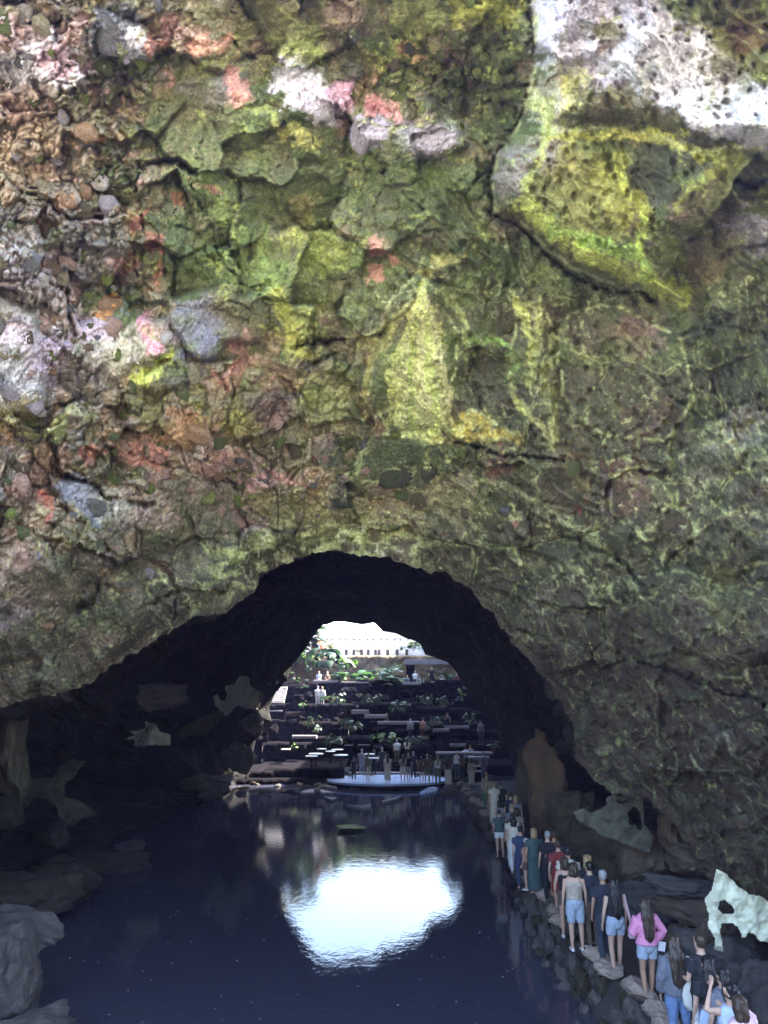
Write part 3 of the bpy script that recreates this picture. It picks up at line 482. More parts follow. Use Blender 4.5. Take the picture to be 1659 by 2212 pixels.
# ---- terrain above and around: a sheet with a hole for the near pit and the far open pit
M_ter = rocky('terrain_rock', base=(.045, .038, .034), scale=.8, var=.4, bump=.5, bscale=2.0, bdist=.2)
M_cliff = rocky('cliff_rock', base=(.03, .028, .025), scale=.8, var=.5, bump=.8, bscale=2.0, bdist=.3)
CLD = 0; HX0, HX1, HY0, HY1 = -15.0, 10.5, 52.6, 96.0
def box_bm(bm, x0, x1, y0, y1, z0, z1):
    vs_ = [bm.verts.new(p) for p in ((x0,y0,z0),(x1,y0,z0),(x1,y1,z0),(x0,y1,z0),(x0,y0,z1),(x1,y0,z1),(x1,y1,z1),(x0,y1,z1))]
    for f in ((0,3,2,1),(4,5,6,7),(0,1,5,4),(1,2,6,5),(2,3,7,6),(3,0,4,7)): bm.faces.new([vs_[i] for i in f])
def bm_obj(name, bm, mat=None, parent=None, smooth=False):
    me = bpy.data.meshes.new(name); bmesh.ops.recalc_face_normals(bm, faces=bm.faces); bm.to_mesh(me); bm.free()
    if smooth: me.polygons.foreach_set('use_smooth', [True] * len(me.polygons))
    return link(name, me, mat, parent)
bm = bmesh.new()
box_bm(bm, -400, -16, 9, 50, 13.5, 20); box_bm(bm, 16, 400, 9, 50, 13.5, 20); box_bm(bm, -17, -12, 16, 50, 16.5, 20); box_bm(bm, 12, 17, 16, 50, 16.5, 20); box_bm(bm, -12.5, 12.5, 19, 52.3, 14.5, 20); box_bm(bm, -12.5, 12.5, 11, 19, 19.6, 20.2)
box_bm(bm, -400, HX0, 50, 400, -2, 19.2); box_bm(bm, HX1, 400, 50, 400, -2, 20.5)
box_bm(bm, -26, -20, 5, 50, -2, 14); box_bm(bm, 17, 26, 5, 50, -2, 14)
bm_obj('terrain', bm, M_ter).update_tag(); tag(bpy.data.objects['terrain'], kind='structure')
bm = bmesh.new()
box_bm(bm, -300, 300, -300, 2.5, 3.0, 4.1)
bm_obj('ground', bm, rocky('ash_ground', base=(.34, .31, .27), scale=2, var=.2, bump=.3, bscale=8)); tag(bpy.data.objects['ground'], kind='structure')
bm = bmesh.new()
box_bm(bm, -26, 26, 2.52, 110, -3.2, -2.4)
bm_obj('lake_bed', bm, rocky('bed_rock', base=(.03, .028, .025), scale=1, var=.4, bump=.3, bscale=4)); tag(bpy.data.objects['lake_bed'], kind='structure')
# ---- water
M_w, nt, b = new_mat('lake_water'); L = nt.links.new
b.inputs['Base Color'].default_value = (.042, .044, .066, 1); b.inputs['Roughness'].default_value = .012; b.inputs['IOR'].default_value = 1.33
tc = N(nt, 'ShaderNodeTexCoord'); mp = N(nt, 'ShaderNodeMapping'); mp.inputs['Scale'].default_value = (1, .55, 1)
n1 = N(nt, 'ShaderNodeTexNoise', Scale=5.0, Detail=4.0, Roughness=.6); bp = N(nt, 'ShaderNodeBump', Strength=.07, Distance=.05)
L(tc.outputs['Object'], mp.inputs[0]); L(mp.outputs[0], n1.inputs['Vector']); L(n1.outputs['Fac'], bp.inputs['Height']); L(bp.outputs[0], b.inputs['Normal'])
bm = bmesh.new(); vs_ = [bm.verts.new(p) for p in ((-25, 6, 0), (25, 6, 0), (25, 53.5, 0), (-25, 53.5, 0))]; bm.faces.new(vs_)
wat = bm_obj('water', bm, M_w); tag(wat, kind='structure')
# ============================================================ ROCK PIECES
from mathutils.bvhtree import BVHTree
_tv = TUN[::4, ::3]; _n1, _n2 = _tv.shape[:2]
BVH = BVHTree.FromPolygons([tuple(v) for v in _tv.reshape(-1, 3)], [tuple(f) for f in grid_faces(_n1, _n2)])
def wall_depth(x, y):
    d = dirs(x, y); h = BVH.ray_cast(Vector((0, 0, CAMZ)), Vector(d))
    return h[0].y if h[0] is not None else None
def stone_mesh(seed, sub=3, planes=13, rough=.05, flat_=(1, 1, 1), name='stone'):
    r = np.random.default_rng(seed)
    bm = bmesh.new(); bmesh.ops.create_icosphere(bm, subdivisions=sub, radius=1.0)
    V = np.array([v.co[:] for v in bm.verts])
    for k in range(planes):
        n = r.normal(size=3); n /= np.linalg.norm(n); dcut = r.uniform(.52, .88)
        o = V @ n - dcut; V = V - np.clip(o, 0, None)[:, None] * n * .93
    q = seed * 3.1
    nz = fbm(V[:, 0] * 1.7 + q, V[:, 1] * 1.7 + V[:, 2] * 1.1, seed, 4) + fbm(V[:, 2] * 2.1 - q, V[:, 0] * 1.3 - V[:, 1], seed + 5, 4)
    V = V * (1 + rough * 1.6 * nz + rough * .8 * fbm(V[:, 0] * 6 + V[:, 2] * 4, V[:, 1] * 6 - V[:, 2] * 3, seed + 9, 3))[:, None] * np.array(flat_)
    for v, c in zip(bm.verts, V): v.co = c
    me = bpy.data.meshes.new(name); bm.to_mesh(me); bm.free()
    me.polygons.foreach_set('use_smooth', [True] * len(me.polygons))
    return me
def mossy(name, c, moss=(84,92,46), amt=.5, rough=.9):
    m, nt, b = new_mat(name); L = nt.links.new
    tc = N(nt, 'ShaderNodeTexCoord'); gi = N(nt, 'ShaderNodeObjectInfo')
    va = N(nt, 'ShaderNodeVectorMath', operation='ADD'); vm = N(nt, 'ShaderNodeVectorMath', operation='SCALE'); vm.inputs[0].default_value = (37, 91, 53)
    L(gi.outputs['Random'], vm.inputs['Scale']); L(tc.outputs['Object'], va.inputs[0]); L(vm.outputs[0], va.inputs[1])
    n1 = N(nt, 'ShaderNodeTexNoise', Scale=1.7, Detail=7.0, Roughness=.65); L(va.outputs[0], n1.inputs['Vector'])
    cr = N(nt, 'ShaderNodeValToRGB'); a, b2 = cr.color_ramp.elements; a.position = .38; b2.position = .56
    c1 = lin(c); c1 = (c1.mean() + (c1 - c1.mean()) * .75) * 1.0; c2 = lin(moss) * 1.15
    a.color = (*c1, 1); b2.color = (*(c2 * amt + c1 * (1 - amt)), 1)
    L(n1.outputs['Fac'], cr.inputs[0])
    n2 = N(nt, 'ShaderNodeTexNoise', Scale=7.0, Detail=7.0, Roughness=.7); L(va.outputs[0], n2.inputs['Vector'])
    mr = N(nt, 'ShaderNodeMapRange'); mr.inputs['From Min'].default_value = .3; mr.inputs['From Max'].default_value = .7; mr.inputs['To Min'].default_value = .4; mr.inputs['To Max'].default_value = 1.5
    L(n2.outputs['Fac'], mr.inputs['Value'])
    mx = N(nt, 'ShaderNodeVectorMath', operation='SCALE'); L(cr.outputs[0], mx.inputs[0]); L(mr.outputs[0], mx.inputs['Scale']); L(mx.outputs[0], b.inputs['Base Color'])
    bp = N(nt, 'ShaderNodeBump', Strength=.9, Distance=.12); L(n2.outputs['Fac'], bp.inputs['Height']); L(bp.outputs[0], b.inputs['Normal'])
    b.inputs['Roughness'].default_value = rough; b.inputs['Specular IOR Level'].default_value = .3
    return m
STM = [mossy('stone_' + n, c, m, a) for n, c, m, a in (('pink',(184,146,134),(120,104,70),.6),('salmon',(176,130,114),(120,84,62),.7),('orange',(166,130,92),(110,84,50),.6),('white',(206,202,204),(150,144,120),.7),
 ('slate',(112,112,118),(84,84,66),.7),('rust',(134,98,80),(84,76,48),.7),('tan',(158,140,110),(98,98,60),.7),('olive',(104,106,62),(74,88,42),.8),('moss',(86,100,50),(110,120,50),.8),('brown',(104,86,68),(74,74,44),.7),('dark',(70,68,54),(60,66,38),.7),('lilac',(158,150,164),(120,114,104),.6),('lime',(150,160,74),(96,104,48),.7))]
SMESH = [stone_mesh(100 + k, planes=20, rough=.10) for k in range(9)]
rs = random.Random(11)
def put_stone(x, y, rpx, mat, parent, lift=.0, flat_=.62, asp=1.0, rot=None):
    p = surf(np.array([x]), np.array([y]))[0]; Y = p[1]; dpt = Y * math.cos(PITCH) + (p[2] - CAMZ) * math.sin(PITCH); r = rpx * dpt / FPX
    o = bpy.data.objects.new('stone', rs.choice(SMESH)); COL.objects.link(o); o.parent = parent
    ray = Vector((p[0], p[1], p[2] - CAMZ)).normalized()
    q = ray.to_track_quat('Z', 'Y'); o.rotation_mode = 'QUATERNION'
    from mathutils import Quaternion
    o.rotation_quaternion = q @ Quaternion((0, 0, 1), rs.uniform(0, 6.28) if rot is None else rot) @ Quaternion((1, 0, 0), rs.uniform(-.25, .25))
    o.location = Vector(p) - ray * (lift * r)
    o.scale = (r * asp, r / asp, r * flat_)
    return o
if not SMESH[0].materials:
    for m_ in SMESH: m_.materials.append(STM[7])
def setmat(o, m):
    o.material_slots[0].link = 'OBJECT'; o.material_slots[0].material = m
placed = []
def try_stone(x, y, r, mats, **k):
    for (a, b, c) in placed:
        if (a - x) ** 2 + (b - y) ** 2 < (.72 * (r + c)) ** 2: return False
    placed.append((x, y, r)); o = put_stone(x, y, r, None, cave, **k); setmat(o, STM[rs.choice(mats)]); return True
# the ones the photograph shows clearly
for x, y, r, m_, asp in ((140,440,27,2,1.1),(132,470,24,8,1.2),(245,75,48,4,1.1),(285,112,34,4,1.3),(190,290,26,2,1.2),(232,661,26,2,1.2),(325,100,16,1,.8),(105,1348,18,2,1),(742,1083,24,10,1),(340,985,20,1,.8),(300,976,16,1,1),(318,960,16,0,1),
  (60,560,30,4,1),(130,600,24,6,1),(88,700,26,0,1),(25,840,34,11,1),(70,870,26,11,1),(36,650,34,4,1.2),(1350,1062,40,9,1.1),(1322,1003,28,5,1),(1462,1128,34,9,1.2),(190,1090,38,4,1.4),(240,1025,44,7,1.1),(590,985,24,9,1),(560,1035,26,4,1),
  (470,1020,30,5,1),(515,1130,22,0,1),(905,1075,30,9,1),(640,1110,28,6,1),(860,1015,46,10,1.3),(1000,1020,30,10,1),(930,1015,26,10,1),(1235,1010,22,7,1),(420,930,44,2,1.2),(785,290,40,11,1.3),(915,300,46,4,1.3),(735,268,26,5,1)):
    try_stone(x, y, r, [m_], asp=asp, flat_=.42, lift=-.26)
n = 0; tries = 0
while n < 170 and tries < 6000:
    tries += 1
    x = rs.uniform(-30, 480) * (1 if rs.random() < .8 else 1.6); y = rs.uniform(-10, 1380); r = rs.choice((9, 11, 13, 16, 20, 26))
    wgt_ = float(zones(np.array([x]), np.array([y]))[0][0])
    if rs.random() > wgt_ * 1.1 - .1: continue
    if try_stone(x, y, r, [0, 2, 3, 4, 5, 6, 6, 7, 7, 8, 8, 9, 9, 11], asp=rs.uniform(.85, 1.3), flat_=rs.uniform(.35, .6), lift=rs.uniform(-.3, -.05)): n += 1
n = 0; tries = 0
while n < 66 and tries < 3000:
    tries += 1
    x = rs.gauss(980, 110); y = rs.gauss(165, 55)
    if x > 1120 - max(0, y - 150) * .3: continue
    if try_stone(x, y, rs.choice((8, 10, 12, 14)), [7, 8, 8, 9, 12, 10], asp=rs.uniform(.9, 1.2), flat_=.7): n += 1
n = 0; tries = 0
while n < 44 and tries < 2000:
    tries += 1
    x = rs.gauss(620, 190); y = rs.gauss(1060, 70)
    if try_stone(x, y, rs.choice((9, 12, 15, 19)), [0, 4, 5, 6, 7, 8, 9, 12], asp=rs.uniform(.9, 1.3), flat_=.55, lift=-.1): n += 1
# small rubble, too fine to pick apart: one piece
bm = bmesh.new(); rv = []
small = [stone_mesh(300 + k, sub=1, planes=5) for k in range(4)]
sv = [np.array([v.co[:] for v in m_.vertices]) for m_ in small]; sf = [np.array([p.vertices[:] for p in m_.polygons]) for m_ in small]
bm.free(); VV = []; FF = []; CV = []; off = 0
xs = []; 
while len(xs) < 3600:
    x = rs.uniform(-40, 900) if rs.random() < .75 else rs.gauss(970, 120); y = rs.uniform(-10, 1400) if x < 560 else rs.gauss(160, 70) if rs.random() < .6 else rs.gauss(1040, 90)
    if 1050 < x < 2000 and y < 700: continue
    wgt_ = float(hsh(np.array([int(x / 60)]), np.array([int(y / 60)]), 3)[0])
    if rs.random() < .3 + .7 * wgt_: xs.append((x, y))
_lx = np.array(LIP)[:, 0]; _ly = np.array(LIP)[:, 1]
xs = np.array([q for q in xs if q[1] < np.interp(q[0], _lx, _ly) - 14]); PS = surf(xs[:, 0], xs[:, 1]); _, DS = relief(xs[:, 0], xs[:, 1]); CS = base_colour(xs[:, 0], xs[:, 1], DS)
for i in range(len(xs)):
    k = i % 4; r = rs.uniform(2.2, 5.5) * PS[i, 1] / FPX; a = rs.uniform(0, 6.28)
    v = sv[k] * r * np.array([1, .8 + .4 * rs.random(), .7]); v = v @ np.array([[math.cos(a), 0, math.sin(a)], [0, 1, 0], [-math.sin(a), 0, math.cos(a)]])
    VV.append(v + PS[i]); FF.append(sf[k] + off); off += len(v); CV.append(np.repeat((CS[i] * rs.uniform(.7, 1.5))[None], len(v), 0))
me = mesh_np('rubble', np.concatenate(VV), np.concatenate(FF), False); set_col(me, np.clip(np.concatenate(CV), .004, .85))
o = link('rubble', me, M_cave, cave); tag(o, kind='stuff')
for m_ in small: bpy.data.meshes.remove(m_)
# ---- boulders
M_b1 = rocky('brown_boulder', base=tuple(lin((92,80,68))), scale=2.0, var=.45, bump=.8, bscale=5, bdist=.12)
M_b2 = rocky('grey_boulder', base=tuple(lin((80,76,74))), scale=2.0, var=.4, bump=.8, bscale=5, bdist=.12)
M_b3 = rocky('olive_boulder', base=tuple(lin((76,70,54))), scale=2.0, var=.45, bump=.8, bscale=5, bdist=.12)
M_b4 = rocky('ochre_boulder', base=tuple(lin((100,80,60))), scale=2.0, var=.45, bump=.8, bscale=5, bdist=.12)
M_b5 = rocky('wet_dark_boulder', base=tuple(lin((58,54,46))), scale=2.0, var=.5, bump=1.0, bscale=6, bdist=.14, rough=.6)
BM_ = [stone_mesh(500 + k, sub=5, planes=26, rough=.13, name='boulder') for k in range(5)]
for m_ in BM_: m_.materials.append(M_b1)
def boulder(parent, loc, dim, mat, k=0, rz=0.0, name='boulder'):
    o = bpy.data.objects.new(name, BM_[k % 5]); COL.objects.link(o); o.parent = parent; o.location = loc; o.scale = dim; o.rotation_euler = (0.1 * (k % 3 - 1), .12 * ((k + 1) % 3 - 1), rz)
    setmat(o, mat); return o
def bpx(x, y, Y, rx, rz, parent, mat, k=0, ry=None, rot=0.0, name='boulder'):
    p = at(x, y, Y); d = Y * math.cos(PITCH) + (p[2] - CAMZ) * math.sin(PITCH)
    return boulder(parent, tuple(p), (rx * d / FPX, ry or rx * d / FPX, rz * d / FPX), mat, k, rot, name)
# left shore, lower left outcrop
ol = empty('rock_outcrop', (-7.8, 15.5, 0)); tag(ol, 'grey rock outcrop standing in the water at the bottom left corner', 'rock')
def rel(o, parent):  # keep world place under a parent that is not at the origin
    o.location = Vector(o.location) - parent.location; return o
for a in ((20,2130,15.0,86,120,M_b2,0),(40,2010,16.4,70,60,M_b2,1),(30,2250,13.6,80,70,M_b2,2)):
    rel(bpx(a[0], a[1], a[2], a[3], a[4], ol, a[5], a[6], ry=1.3, rot=a[6] * 1.3), ol)
for x, y, Y, rx, rz, m_, k in ((150,1905,23,85,60,M_b5,1),(235,1865,27,50,34,M_b5,2),(110,1800,24.5,46,26,M_b5,4),(10,1760,22,40,40,M_b5,0),(20,1620,19.5,50,110,M_b3,4),(290,1840,31,46,22,M_b2,0),(60,1930,20.5,90,60,M_b5,2),(470,1700,42,34,26,M_b2,3),(520,1640,48,46,40,M_b2,1),(420,1690,40,40,18,M_b3,4),(330,1500,30,60,40,M_b2,2),(545,1560,50,34,34,M_b2,0)):
    bpx(x, y, Y, rx, rz, cave, m_, k, ry=1.5, rot=k * .9)
# right-hand rocks behind the walkway
for x, y, Y, rx, rz, m_, k in ((1182,1720,27,58,128,M_b4,0),(1150,1700,30,30,90,M_b3,3),(1230,1760,25,44,80,M_b3,2),(1290,1830,23,70,60,M_b3,1),(1400,1850,18.6,60,60,M_b1,3),(1455,1790,18.0,44,70,M_b4,4),(1490,1865,16.6,54,38,M_b1,0),(1470,1915,16.0,46,26,M_b2,2),
  (1490,1965,16.2,52,44,M_b1,1),(1460,2040,16.4,60,50,M_b1,4),(1540,2060,15.0,58,76,M_b2,2),(1600,2150,14.2,54,60,M_b2,0),(1665,2150,13.6,60,70,M_b2,3),(1560,2190,13.6,60,60,M_b1,1),(1640,2200,12.8,60,70,M_b2,4),(1350,1900,19.5,60,60,M_b3,2),(1390,1960,18,60,60,M_b2,1),
  (1320,1960,20,56,56,M_b2,4),(1430,2110,15.4,50,60,M_b2,0),(1570,1990,15.0,34,42,M_b1,3),(1255,1850,24,46,50,M_b3,3),(1610,1900,15.4,60,40,M_b1,2),(1345,1830,21,44,30,M_b1,4)):
    bpx(x, y, Y, rx, rz, cave, m_, k, ry=.9, rot=k * .7)
# ---- lamp-lit wall patches, their light painted as pale sheets
M_pale = rocky('painted_lit_patch', base=(.30, .30, .23), scale=1.6, var=.35, bump=.8, bscale=7, bdist=.08, rough=.85)
def pale_sheet(poly, holes=(), depth=None, thick=.05, step=2.2, mat=None, tilt=0.0, conform=False):
    P = np.array(poly, float)
    if depth is None:
        conform = True
        ds = [wall_depth(px, py) for px, py in poly] + [wall_depth(*P.mean(0))]
        ds = [d for d in ds if d]; depth = min(ds) - .15 if ds else 20
    x0, y0 = P.min(0) - 6; x1, y1 = P.max(0) + 6
    xs = np.arange(x0, x1, step); ys = np.arange(y0, y1, step); GXs, GYs = np.meshgrid(xs, ys, indexing='ij')
    wx = GXs + 2.2 * fbm(GXs / 22, GYs / 22, 7, 3); wy = GYs + 2.2 * fbm(GXs / 22, GYs / 22, 8, 3)
    sd = poly_sd(wx, wy, poly)
    for h in holes: sd = np.minimum(sd, -poly_sd(wx, wy, h))
    if conform:
        Y = np.array([[wall_depth(px, py) or np.nan for px, py in zip(r1, r2)] for r1, r2 in zip(GXs[::4, ::4], GYs[::4, ::4])])
        Y = np.where(np.isnan(Y), np.nanmedian(Y), Y); med = np.median(Y); Y = np.clip(Y, med - 1.5, med + 1.5)
        Y = np.repeat(np.repeat(Y, 4, 0), 4, 1)[:GXs.shape[0], :GXs.shape[1]]
        for _ in range(10):
            Pd = np.pad(Y, 1, mode='edge'); Y = (Pd[:-2, 1:-1] + Pd[2:, 1:-1] + Pd[1:-1, :-2] + Pd[1:-1, 2:] + Y) / 5
        Y = Y - .35 + .12 * fbm(GXs / 30, GYs / 30, 9, 4) 
    else: Y = depth + tilt * (GXs - P[:, 0].mean()) + .12 * fbm(GXs / 40, GYs / 40, 9, 3)
    F = at(GXs, GYs, Y); Bk = at(GXs, GYs, Y + thick + .1)
    n, m = F.shape[:2]; q = grid_faces(n, m); ins = (sd > -3.5).ravel(); keep = ins[q].sum(1) >= 3; q = q[keep]
    V = np.concatenate([F.reshape(-1, 3), Bk.reshape(-1, 3)]); fb = q[:, ::-1] + n * m
    e = {}
    for f in q:
        for a, b in zip(f, np.roll(f, -1)):
            e[(a, b)] = 1
    side = [(b, a, a + n * m, b + n * m) for (a, b) in e if (b, a) not in e]
    FQ = np.concatenate([q, fb, np.array(side)]) if side else q
    used, inv = np.unique(FQ.ravel(), return_inverse=True)
    me = mesh_np('painted_lit_patch', V[used], inv.reshape(FQ.shape), True)
    return link('painted_lit_patch', me, mat or M_pale, cave)
R2 = lambda L_: [(968 + .4166 * a, 1573 + .4166 * b) for a, b in L_]
R6 = lambda L_: [(.396 * a, 1383 + .396 * b) for a, b in L_]
M_pale3 = rocky('painted_lit_patch_dim', base=(.085, .082, .058), scale=1.6, var=.4, bump=.9, bscale=7, bdist=.08, rough=.85)
M_pale2 = rocky('painted_lit_patch_bright', base=(.66, .66, .48), scale=.9, var=.35, bump=.8, bscale=7, bdist=.08, rough=.85)
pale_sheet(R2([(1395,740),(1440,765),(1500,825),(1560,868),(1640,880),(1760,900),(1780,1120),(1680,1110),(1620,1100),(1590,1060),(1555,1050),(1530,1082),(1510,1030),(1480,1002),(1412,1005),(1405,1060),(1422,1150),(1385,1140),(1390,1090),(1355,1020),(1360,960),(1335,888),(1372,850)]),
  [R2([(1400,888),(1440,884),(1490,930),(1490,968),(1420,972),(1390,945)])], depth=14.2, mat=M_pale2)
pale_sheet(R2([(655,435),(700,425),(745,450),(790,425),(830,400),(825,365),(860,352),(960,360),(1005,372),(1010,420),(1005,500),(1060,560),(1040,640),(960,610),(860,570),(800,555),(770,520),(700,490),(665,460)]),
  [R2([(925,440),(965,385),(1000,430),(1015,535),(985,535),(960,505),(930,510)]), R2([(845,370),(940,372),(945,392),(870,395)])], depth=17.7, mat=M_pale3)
pale_sheet(R2([(650,345),(700,355),(790,400),(830,425),(800,445),(720,395),(660,372)]))
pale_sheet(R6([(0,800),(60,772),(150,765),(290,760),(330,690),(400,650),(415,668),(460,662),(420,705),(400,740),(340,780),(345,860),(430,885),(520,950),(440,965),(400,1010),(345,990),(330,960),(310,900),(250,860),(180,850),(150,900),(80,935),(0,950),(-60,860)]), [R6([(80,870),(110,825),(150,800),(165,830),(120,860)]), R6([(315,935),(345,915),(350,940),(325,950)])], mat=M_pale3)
pale_sheet(R6([(640,490),(740,500),(800,490),(800,450),(850,465),(860,500),(925,525),(925,570),(850,565),(740,570),(745,535),(650,525)]))
pale_sheet(R6([(1165,280),(1200,340),(1235,335),(1245,300),(1235,255),(1290,240),(1310,205),(1350,205),(1360,260),(1415,290),(1400,340),(1370,370),(1290,350),(1230,410),(1180,350)]))
pale_sheet(R6([(975,500),(1030,460),(1100,430),(1200,385),(1220,420),(1150,470),(1120,515),(1050,510),(985,530)]), mat=M_b3)
# ---- walkway along the right bank
def path_z(Y): return float(np.interp(Y, [8, 12, 15, 17, 25, 40], [.75, .62, .56, .62, .55, .5]))
def edge_x(Y): return float(np.interp(Y, [8, 15, 18, 21, 28, 35, 46], [4.75, 4.5, 4.35, 4.25, 4.75, 4.6, 4.6])) + .10 * math.sin(Y * 1.9)
def water_x(Y): return float(np.interp(Y, [8, 15, 18.5, 21.4, 28, 35, 46], [4.1, 3.85, 3.55, 3.8, 4.4, 4.25, 4.3])) + .08 * math.sin(Y * 2.7)
M_path = rocky('walkway_rock', base=tuple(lin((70,66,62))), scale=1.5, var=.4, bump=.6, bscale=6, bdist=.08)
ysn = np.linspace(7.5, 47.5, 330); rows = []
for Y in ysn:
    ex = edge_x(Y); z = path_z(Y); nz = .06 * float(perlin(np.array([Y * 1.5]), np.array([2.0]))[0])
    wx_ = water_x(Y); rows.append([(wx_ - .3 + nz, Y, -1.5), (wx_ + .1 + 2 * nz, Y, -.1), ((wx_ + ex) / 2 + .1 + 2 * nz, Y, z * .45), (ex - .05 + nz, Y, z - .10), (ex + .1, Y, z + nz * .3), (ex + .8, Y, z - nz * .3), (ex + 1.8, Y, z + .02 + nz * .4), (ex + 3, Y, z + .1), (ex + 5.5, Y, z + .4)])
me = mesh_np('walkway', np.array(rows).reshape(-1, 3), grid_faces(len(rows), 9)); wk = link('walkway', me, M_path); tag(wk, kind='structure')
M_k1 = rocky('kerb_rock', base=tuple(lin((184,164,148))), scale=2.0, var=.4, bump=.8, bscale=5, bdist=.10); M_k2 = rocky('bank_rock', base=tuple(lin((104,98,92))), scale=2.0, var=.4, bump=.8, bscale=5, bdist=.10)
KM = [stone_mesh(700 + k, sub=3, planes=22, rough=.09, name='stone') for k in range(6)]
for m_ in KM: m_.materials.append(M_b1)
def kstone(loc, dim, mat, k, rz, name='kerb_stone'):
    o = bpy.data.objects.new(name, KM[k % 6]); COL.objects.link(o); o.parent = wk; o.location = loc; o.scale = dim; o.rotation_euler = (rs.uniform(-.1, .1), rs.uniform(-.1, .1), rz); setmat(o, mat)
Y = 9.0; k = 0
while Y < 46:
    L_ = rs.uniform(.45, 1.05) if Y < 20 else rs.uniform(.4, .9); z = path_z(Y)
    kstone((edge_x(Y) + rs.uniform(-.06, .06), Y + L_ / 2, z + .06), (rs.uniform(.26, .42), L_ * .62, rs.uniform(.15, .22)), rs.choice((M_k1, M_k1, M_k2)), k, rs.uniform(-.2, .2)); k += 1
    ex, wx_ = edge_x(Y), water_x(Y)
    for lay in range(3 if Y < 24 else 2):
        f_ = (lay + .6) / 3.0
        for j in range(max(1, int(L_ / .36))):
            kstone((ex + (wx_ - ex) * f_ - .04 + rs.uniform(-.05, .05), Y + .18 + j * .38, z * (1 - f_) - .10), (rs.uniform(.15, .22), rs.uniform(.17, .24), rs.uniform(.18, .30)), rs.choice((M_k2, M_b3, M_k2)), k, rs.uniform(-.3, .3), 'bank_stone'); k += 1
    Y += L_ * 1.02
# added flat rock, painted yellow as a bright reflection on the water
for x, y, Y_, rx, rz, m_, k in ((760,1787,34.5,42,5,M_pale,0),):
    o = bpx(x, y, Y_, rx, rz, cave, rocky('painted_reflection_yellow', base=(.62,.62,.30), scale=2, var=.3, bump=.4), k, ry=.7, name='painted_reflection_rock')
# tiny pale crabs on the dark water
VV = []; FF = []; off = 0
cv = np.array([(-1,0,0),(0,-.5,0),(1,0,0),(0,.5,0),(0,0,.5),(1.5,.5,.1),(1.5,-.5,.1)], float); cf = np.array([(0,1,4),(1,2,4),(2,3,4),(3,0,4),(2,5,4),(2,4,6)])
for i in range(150):
    Y_ = 15 + 24 * rs.random() ** 1.4; X_ = rs.uniform(-8.5, 3.5); a = rs.uniform(0, 6.3); s_c = rs.uniform(.008, .016)
    R_ = np.array([[math.cos(a), -math.sin(a), 0], [math.sin(a), math.cos(a), 0], [0, 0, 1]]); VV.append(cv * s_c @ R_.T + np.array([X_, Y_, .004])); FF.append(cf + off); off += 7
o = link('crab_swarm', mesh_np('crab_swarm', np.concatenate(VV), np.concatenate(FF), False), flat('pale_shell', (.85, .85, .8))); tag(o, 'tiny pale crabs scattered over the dark water', kind='stuff')
# ============================================================ FAR OPEN PIT: terraces, slabs, stairs, plants
def X_at(px, Y, z): 
    d = Y * math.cos(PITCH) + (z - CAMZ) * math.sin(PITCH); return (px - CX) / FPX * d
R1 = lambda a, b: (518.6 + .3751 * a, 1296.5 + .3751 * b)
M_dark = rocky('basalt_masonry', base=(.0075,.0065,.0075), scale=1.2, var=.45, bump=.9, bscale=3.0, bdist=.15, spec=.04)
M_slab = rocky('pale_slab', base=(.24,.22,.23), scale=2, var=.15, bump=.3, bscale=8, bdist=.03)
M_step = rocky('step_stone', base=(.45,.44,.44), scale=2, var=.1, bump=.1)
M_white = rocky('white_plaster', base=(.82,.80,.76), scale=2, var=.06, bump=.1, bscale=8, bdist=.02)
M_masn = rocky('brown_masonry', base=tuple(lin((128,112,86))), scale=1.2, var=.5, bump=1.0, bscale=3.0, bdist=.15)
def part_box(name, parent, mat, x0, x1, y0, y1, z0, z1, bev=.03):
    bm = bmesh.new(); box_bm(bm, x0, x1, y0, y1, z0, z1)
    if bev: bmesh.ops.bevel(bm, geom=list(bm.edges), offset=bev, segments=1, affect='EDGES')
    return bm_obj(name, bm, mat, parent)
def rough_wall(name, parent, mat, x0, x1, Yf, Yb, z0, z1, seed=0):
    """masonry face with uneven stones, plus the flat ground behind it"""
    nx = int((x1 - x0) / .16) + 2; nz = max(3, int((z1 - z0) / .16) + 2)
    gx, gz = np.meshgrid(np.linspace(x0, x1, nx), np.linspace(z0, z1, nz), indexing='ij')
    f1, f2, r, _, _ = worley(gx / .45, gz / .35, seed)
    gy = Yf - .14 * sstep(0, .25, f2 - f1) * (.5 + r) + .12 * fbm(gx, gz, seed, 2); gy[:, -1] = Yf + .05
    rows = [np.stack([gx[:, j], gy[:, j], gz[:, j]], 1) for j in range(nz)]
    for yb in np.linspace(Yf + .3, Yb, 8): rows.append(np.stack([gx[:, 0], np.full(nx, yb), np.full(nx, z1) + .04 * perlin(gx[:, 0] * 2, np.full(nx, yb * 2.0), seed)], 1))
    V = np.stack(rows, 1); return link(name, mesh_np(name, V.reshape(-1, 3), grid_faces(*V.shape[:2])), mat, parent)
ter = bpy.data.objects.new('terraces', None); COL.objects.link(ter); tag(ter, kind='structure')
lev = [(-15, 10.4, 50.6, 55.2, -.4, .33), (-15, -2.6, 51.0, 58, .2, 1.05), (3.6, 10.4, 52.4, 58, .2, 1.0), (-15, 10.4, 58, 60.2, .9, 2.3), (-15, 10.4, 60.2, 62.2, 2.2, 3.4), (-15, 10.4, 62.2, 66.0, 3.3, 4.7), (-15, 10.4, 66.0, 72.0, 4.6, 6.6), (-15, 10.4, 72.0, 97.0, 6.5, 9.2)]
rq = random.Random(3)
